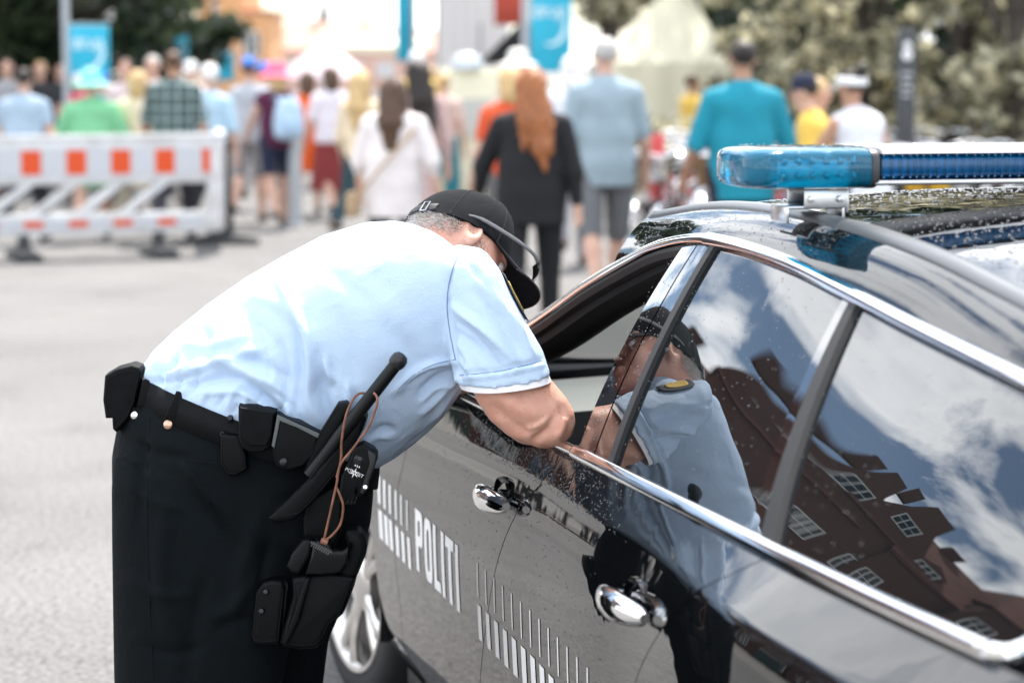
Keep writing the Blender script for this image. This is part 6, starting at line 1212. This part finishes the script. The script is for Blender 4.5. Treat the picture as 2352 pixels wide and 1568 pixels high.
PL = [
 dict(label='red-haired woman in a loose black outfit walking away', px=1222, Y=15.2, h=1.68, face=4, top=(.008, .009, .011), legs=(.006, .007, .009), sleeve=1.75, hair='red', hstyle='verylong', build=1.45, stride=.28, hem=.74, arms=(.35, -.15), out=(.42, .22), elbow=.1),
 dict(label='bald man in a grey-blue shirt and grey shorts walking away', px=1390, Y=16.8, h=1.90, face=-6, top=(.30, .38, .43), legs=(.15, .155, .165), sleeve=.8, leglen=.52, hair='grey', hstyle='crop', build=1.2, stride=.26, hem=.80, arms=(-.1, .1), out=(.14, .20), shoes=(.5, .5, .5)),
 dict(label='man with cropped dark hair in a bright teal shirt', px=1706, Y=15.6, h=1.85, face=-8, top=(.01, .24, .33), legs=(.012, .018, .03), sleeve=.9, hair='dark', hstyle='crop', build=1.3, stride=.12, hem=.78, skin=1, arms=(.1, .15), out=(.30, .34), elbow=.5),
 dict(label='woman with a white visor and white sleeveless top', px=1985, Y=15.4, h=1.66, face=-38, top=(.66, .67, .72), legs=(.01, .02, .04), sleeve=.0, hair='dark', hstyle='bun', hat='visor', hatcol=W(.82), build=1.3, stride=.05, skin=1, arms=(.75, .05), out=(.22, .30), elbow=.35, bend=.16),
 dict(label='person with a navy cap and yellow shirt bending by the visor woman', px=1892, Y=16.6, h=1.62, face=-70, top=(.80, .52, .10), legs=(.1, .1, .12), sleeve=.7, hair='dark', hat='cap', hatcol=(.015, .02, .045), build=1.1, stride=.1, bend=.2),
 dict(label='fair-haired person in a blue shirt beside the yellow shirt', px=1848, Y=17.2, h=1.60, face=110, top=(.16, .26, .42), legs=(.1, .1, .12), hair='blond', build=1., stride=.1, bend=.15),
 dict(label='woman with wavy brown hair in a white floral blouse', px=905, Y=17.4, h=1.60, face=12, top=(.76, .70, .69), legs=(.012, .012, .015), sleeve=1.35, hair='brown', hstyle='long', build=1.5, stride=.12, hem=.66, arms=(.1, -.1), out=(.26, .34)),
 dict(label='dark-haired woman in a dusty pink dress', px=958, Y=20.5, h=1.72, face=-10, top=(.50, .36, .34), legs=(.50, .36, .34), sleeve=1.6, leglen=.6, skirt=True, hair='dark', hstyle='verylong', build=1.05, stride=.1),
 dict(label='white-haired person in a white shirt beside the bald man', px=1316, Y=20.5, h=1.80, face=0, top=(.72, .77, .82), legs=(.3, .3, .33), hair='white', hstyle='bob', build=1.1),
 dict(label='person in an orange-red top just left of the red-haired woman', px=1172, Y=18.5, h=1.70, face=-12, top=(.62, .09, .03), legs=(.1, .1, .1), hair='blond', hstyle='bob', build=1.15),
 dict(label='woman with a pink sun hat, maroon top and navy shorts', px=634, Y=25.5, h=1.68, face=-20, top=(.085, .012, .045), legs=(.012, .018, .045), sleeve=.1, leglen=.42, hair='blond', hstyle='bob', hat='sunhat', hatcol=(.85, .17, .28), stride=.15, arms=(.55, .1), build=1.1),
 dict(label='person with a blue cap and grey shorts left of the pink hat', px=572, Y=26.2, h=1.75, face=10, top=(.42, .45, .50), legs=(.25, .24, .25), sleeve=.7, leglen=.5, hair='brown', hat='cap', hatcol=(.05, .20, .62), stride=.2),
 dict(label='person with a blue hat half hidden behind the pink hat', px=608, Y=28.5, h=1.72, face=20, top=(.70, .70, .75), legs=(.3, .3, .3), hair='brown', hat='cap', hatcol=(.04, .22, .70)),
 dict(label='person in a bright orange-red dress behind the bollard', px=706, Y=27.5, h=1.64, face=0, top=(.72, .12, .015), legs=(.72, .12, .015), sleeve=.6, leglen=.48, skirt=True, hair='brown', hstyle='bob', build=1.1),
 dict(label='woman in a white top and dark red skirt', px=757, Y=27, h=1.66, face=-30, top=(.74, .70, .76), legs=(.20, .03, .03), sleeve=.7, leglen=.72, skirt=True, hair='brown', hstyle='bob', build=1.15, stride=.1),
 dict(label='fair-haired woman in a cream top behind the white blouse', px=830, Y=23, h=1.66, face=20, top=(.74, .62, .44), legs=(.02, .05, .06), sleeve=1.5, hair='blond', hstyle='long', build=1.1),
 dict(label='person with a white cap below the teal banner', px=958, Y=28, h=1.86, face=0, top=(.78, .56, .16), legs=(.4, .4, .42), hair='white', hat='cap', hatcol=W(.85), build=1.1),
 dict(label='tall man in a dark green plaid shirt behind the barrier', px=398, Y=23.2, h=1.86, face=0, legs=(.03, .03, .04), sleeve=.85, hair='brown', hstyle='crop', build=1.25, topmat=plaid(), skin=1, hem=.74, out=(.2, .2)),
 dict(label='person in a pale cream coat left of the plaid shirt', px=318, Y=23.8, h=1.66, face=12, top=(.78, .66, .48), legs=(.3, .26, .2), sleeve=1.8, hair='blond', hstyle='bob', build=1.2, hem=.55),
 dict(label='person in a light blue shirt right of the plaid shirt', px=482, Y=24.2, h=1.70, face=8, top=(.42, .60, .74), legs=(.012, .015, .02), sleeve=.9, hair='white', hat='cap', hatcol=W(.85), build=1.15),
 dict(label='person wrapped in a bright green rain poncho', px=208, Y=23.6, h=1.63, face=-5, top=(.20, .52, .28), legs=(.2, .48, .28), sleeve=1.9, leglen=.30, skirt=True, hair='grey', hat='sunhat', hatcol=(.22, .66, .56), build=1.7, out=(.42, .42), hem=.58),
 dict(label='dark-haired person in a blue-grey tee at the left edge', px=54, Y=23.2, h=1.68, face=5, top=(.34, .44, .54), legs=(.02, .02, .03), sleeve=.5, hair='dark', hstyle='short', build=1.4, out=(.24, .26)),
 dict(label='distant person in dark clothes at the far left', px=16, Y=31, h=1.80, face=170, top=(.3, .3, .32), legs=(.05,) * 3, hair='dark'),
 dict(label='distant fair-skinned person between dark clothes, far left', px=92, Y=32, h=1.76, face=175, top=(.03, .03, .035), legs=(.05,) * 3, hair='blond'),
 dict(label='distant person in a navy jacket left of the blue sign', px=137, Y=33, h=1.74, face=160, top=(.02, .025, .04), legs=(.05,) * 3, hair='dark'),
 dict(label='distant person in red beside the left lamp post', px=182, Y=30, h=1.60, face=190, top=(.60, .08, .14), legs=(.1,) * 3, hair='white', hat='cap', hatcol=W(.85)),
 dict(label='distant person in a blue hat next to the green poncho', px=232, Y=29, h=1.60, face=150, top=(.1, .5, .5), legs=(.1,) * 3, hair='brown', hat='cap', hatcol=(.05, .2, .6)),
 dict(label='distant brown-haired person right of the green poncho', px=288, Y=28, h=1.78, face=180, top=(.6, .5, .5), legs=(.1,) * 3, hair='brown'),
 dict(label='distant man in pale clothes left of the plaid shirt', px=350, Y=28, h=1.82, face=185, top=(.66, .54, .5), legs=(.3,) * 3, hair='grey'),
 dict(label='distant person in white right of the plaid man', px=438, Y=30, h=1.74, face=185, top=(.76, .76, .8), legs=(.3,) * 3, hair='white', hat='cap', hatcol=W(.85)),
 dict(label='distant person in yellow below the teal banner', px=992, Y=30, h=1.68, face=40, top=(.78, .50, .10), legs=(.05, .25, .3), hair='blond'),
 dict(label='distant person in teal trousers near the banner', px=1018, Y=27, h=1.62, face=10, top=(.62, .45, .4), legs=(.03, .25, .32), hair='blond'),
 dict(label='distant person in pale pink left of the red-haired woman', px=1062, Y=33, h=1.72, face=-30, top=(.70, .60, .62), legs=(.5, .45, .4), hair='blond', hstyle='bob'),
 dict(label='distant person with a pale hat beside the blue banner', px=1190, Y=26, h=1.84, face=0, top=(.7, .6, .5), legs=(.3,) * 3, hair='white', hat='sunhat', hatcol=(.85, .83, .78)),
 dict(label='distant person in a yellow top beside the olive tree', px=1590, Y=29, h=1.60, face=60, top=(.70, .46, .10), legs=(.2,) * 3, hair='brown', skin=1),
 dict(label='distant person in red between the bald man and the cream tent', px=1488, Y=40, h=2.0, face=0, top=(.66, .16, .12), legs=(.05, .05, .1), hair='brown', skin=1),
 dict(label='distant dark-dressed person beside the cream tent', px=1452, Y=41, h=2.0, face=0, top=(.03, .05, .09), legs=(.05, .05, .1), hair='dark'),
]
for kw in PL: human(**kw)
# bystanders on the left pavement, mirrored in the car doors
for lab, x, y, c, l_, hr in (('bystander in a yellow top on the left pavement', -6.0, 14.2, (.75, .62, .2), (.05, .14, .4), 'brown'), ('bystander in pink on the left pavement', -6.9, 14.9, (.75, .3, .36), (.05,) * 3, 'blond'), ('bystander in a dark jacket on the left pavement', -7.2, 17, (.02, .03, .05), (.03,) * 3, 'dark'), ('bystander in a white shirt further along the left pavement', -8.6, 18.4, (.75, .75, .78), (.06, .10, .25), 'grey'), ('bystander in a red jacket far along the left pavement', -9.8, 19.6, (.6, .08, .06), (.05,) * 3, 'brown'), ('bystander in a teal shirt far along the left pavement', -11.4, 24, (.05, .4, .5), (.2,) * 3, 'blond'), ('bystander in an orange top far along the left pavement', -12.6, 25, (.7, .25, .04), (.05,) * 3, 'dark'), ('bystander in pale blue far along the left pavement', -10.6, 21.5, (.5, .62, .8), (.08,) * 3, 'grey')):
    human(lab, 0, 0, 1.72, RNG.uniform(60, 130), c, l_, hair=hr, loc=(x, y, 0), group='bystanders on the left pavement')
# bags carried
bp = thing('backpack', 'pale blue backpack on the woman with the pink hat', 'backpack', at(660, 25.2)); bp.rotation_euler = (0, 0, .35)
g = G(); g.loft([sellipse(Vector((0, -.03, z)), Vector((w, 0, 0)), Vector((0, d, 0)), 18, 3) for z, w, d in ((.92, .10, .05), (.96, .15, .09), (1.10, .16, .10), (1.25, .14, .08), (1.34, .10, .05), (1.36, .05, .03))]); g.obj('bag', fab((.44, .58, .72)), bp); g = G(); g.box((0, -.15, 1.06), (.2, .05, .16), bev=.02); g.obj('pocket', fab((.38, .52, .68)), bp)
for x in (-.09, .09): g = G(); g.tube(smooth_path([(x, .03, 1.32), (x, .12, 1.38), (x, .24, 1.30), (x, .22, 1.05), (x, .05, .98)], 4), .016, 6); g.obj('strap', fab((.3, .4, .55)), bp)
sb_ = thing('crossbody_bag', 'tan crossbody strap over the white floral blouse', 'bag', at(905, 17.4)); g = G(); g.tube(smooth_path([(.20, -.02, 1.30), (.10, -.19, 1.18), (-.08, -.215, .98), (-.24, -.12, .78)], 5), .014, 6, flat=.4, up=(0, 1, 0)); g.obj('strap', fab((.45, .32, .2)), sb_); g = G(); g.box((-.30, .0, .70), (.10, .22, .18), bev=.03); g.obj('bag', fab((.4, .28, .17)), sb_)
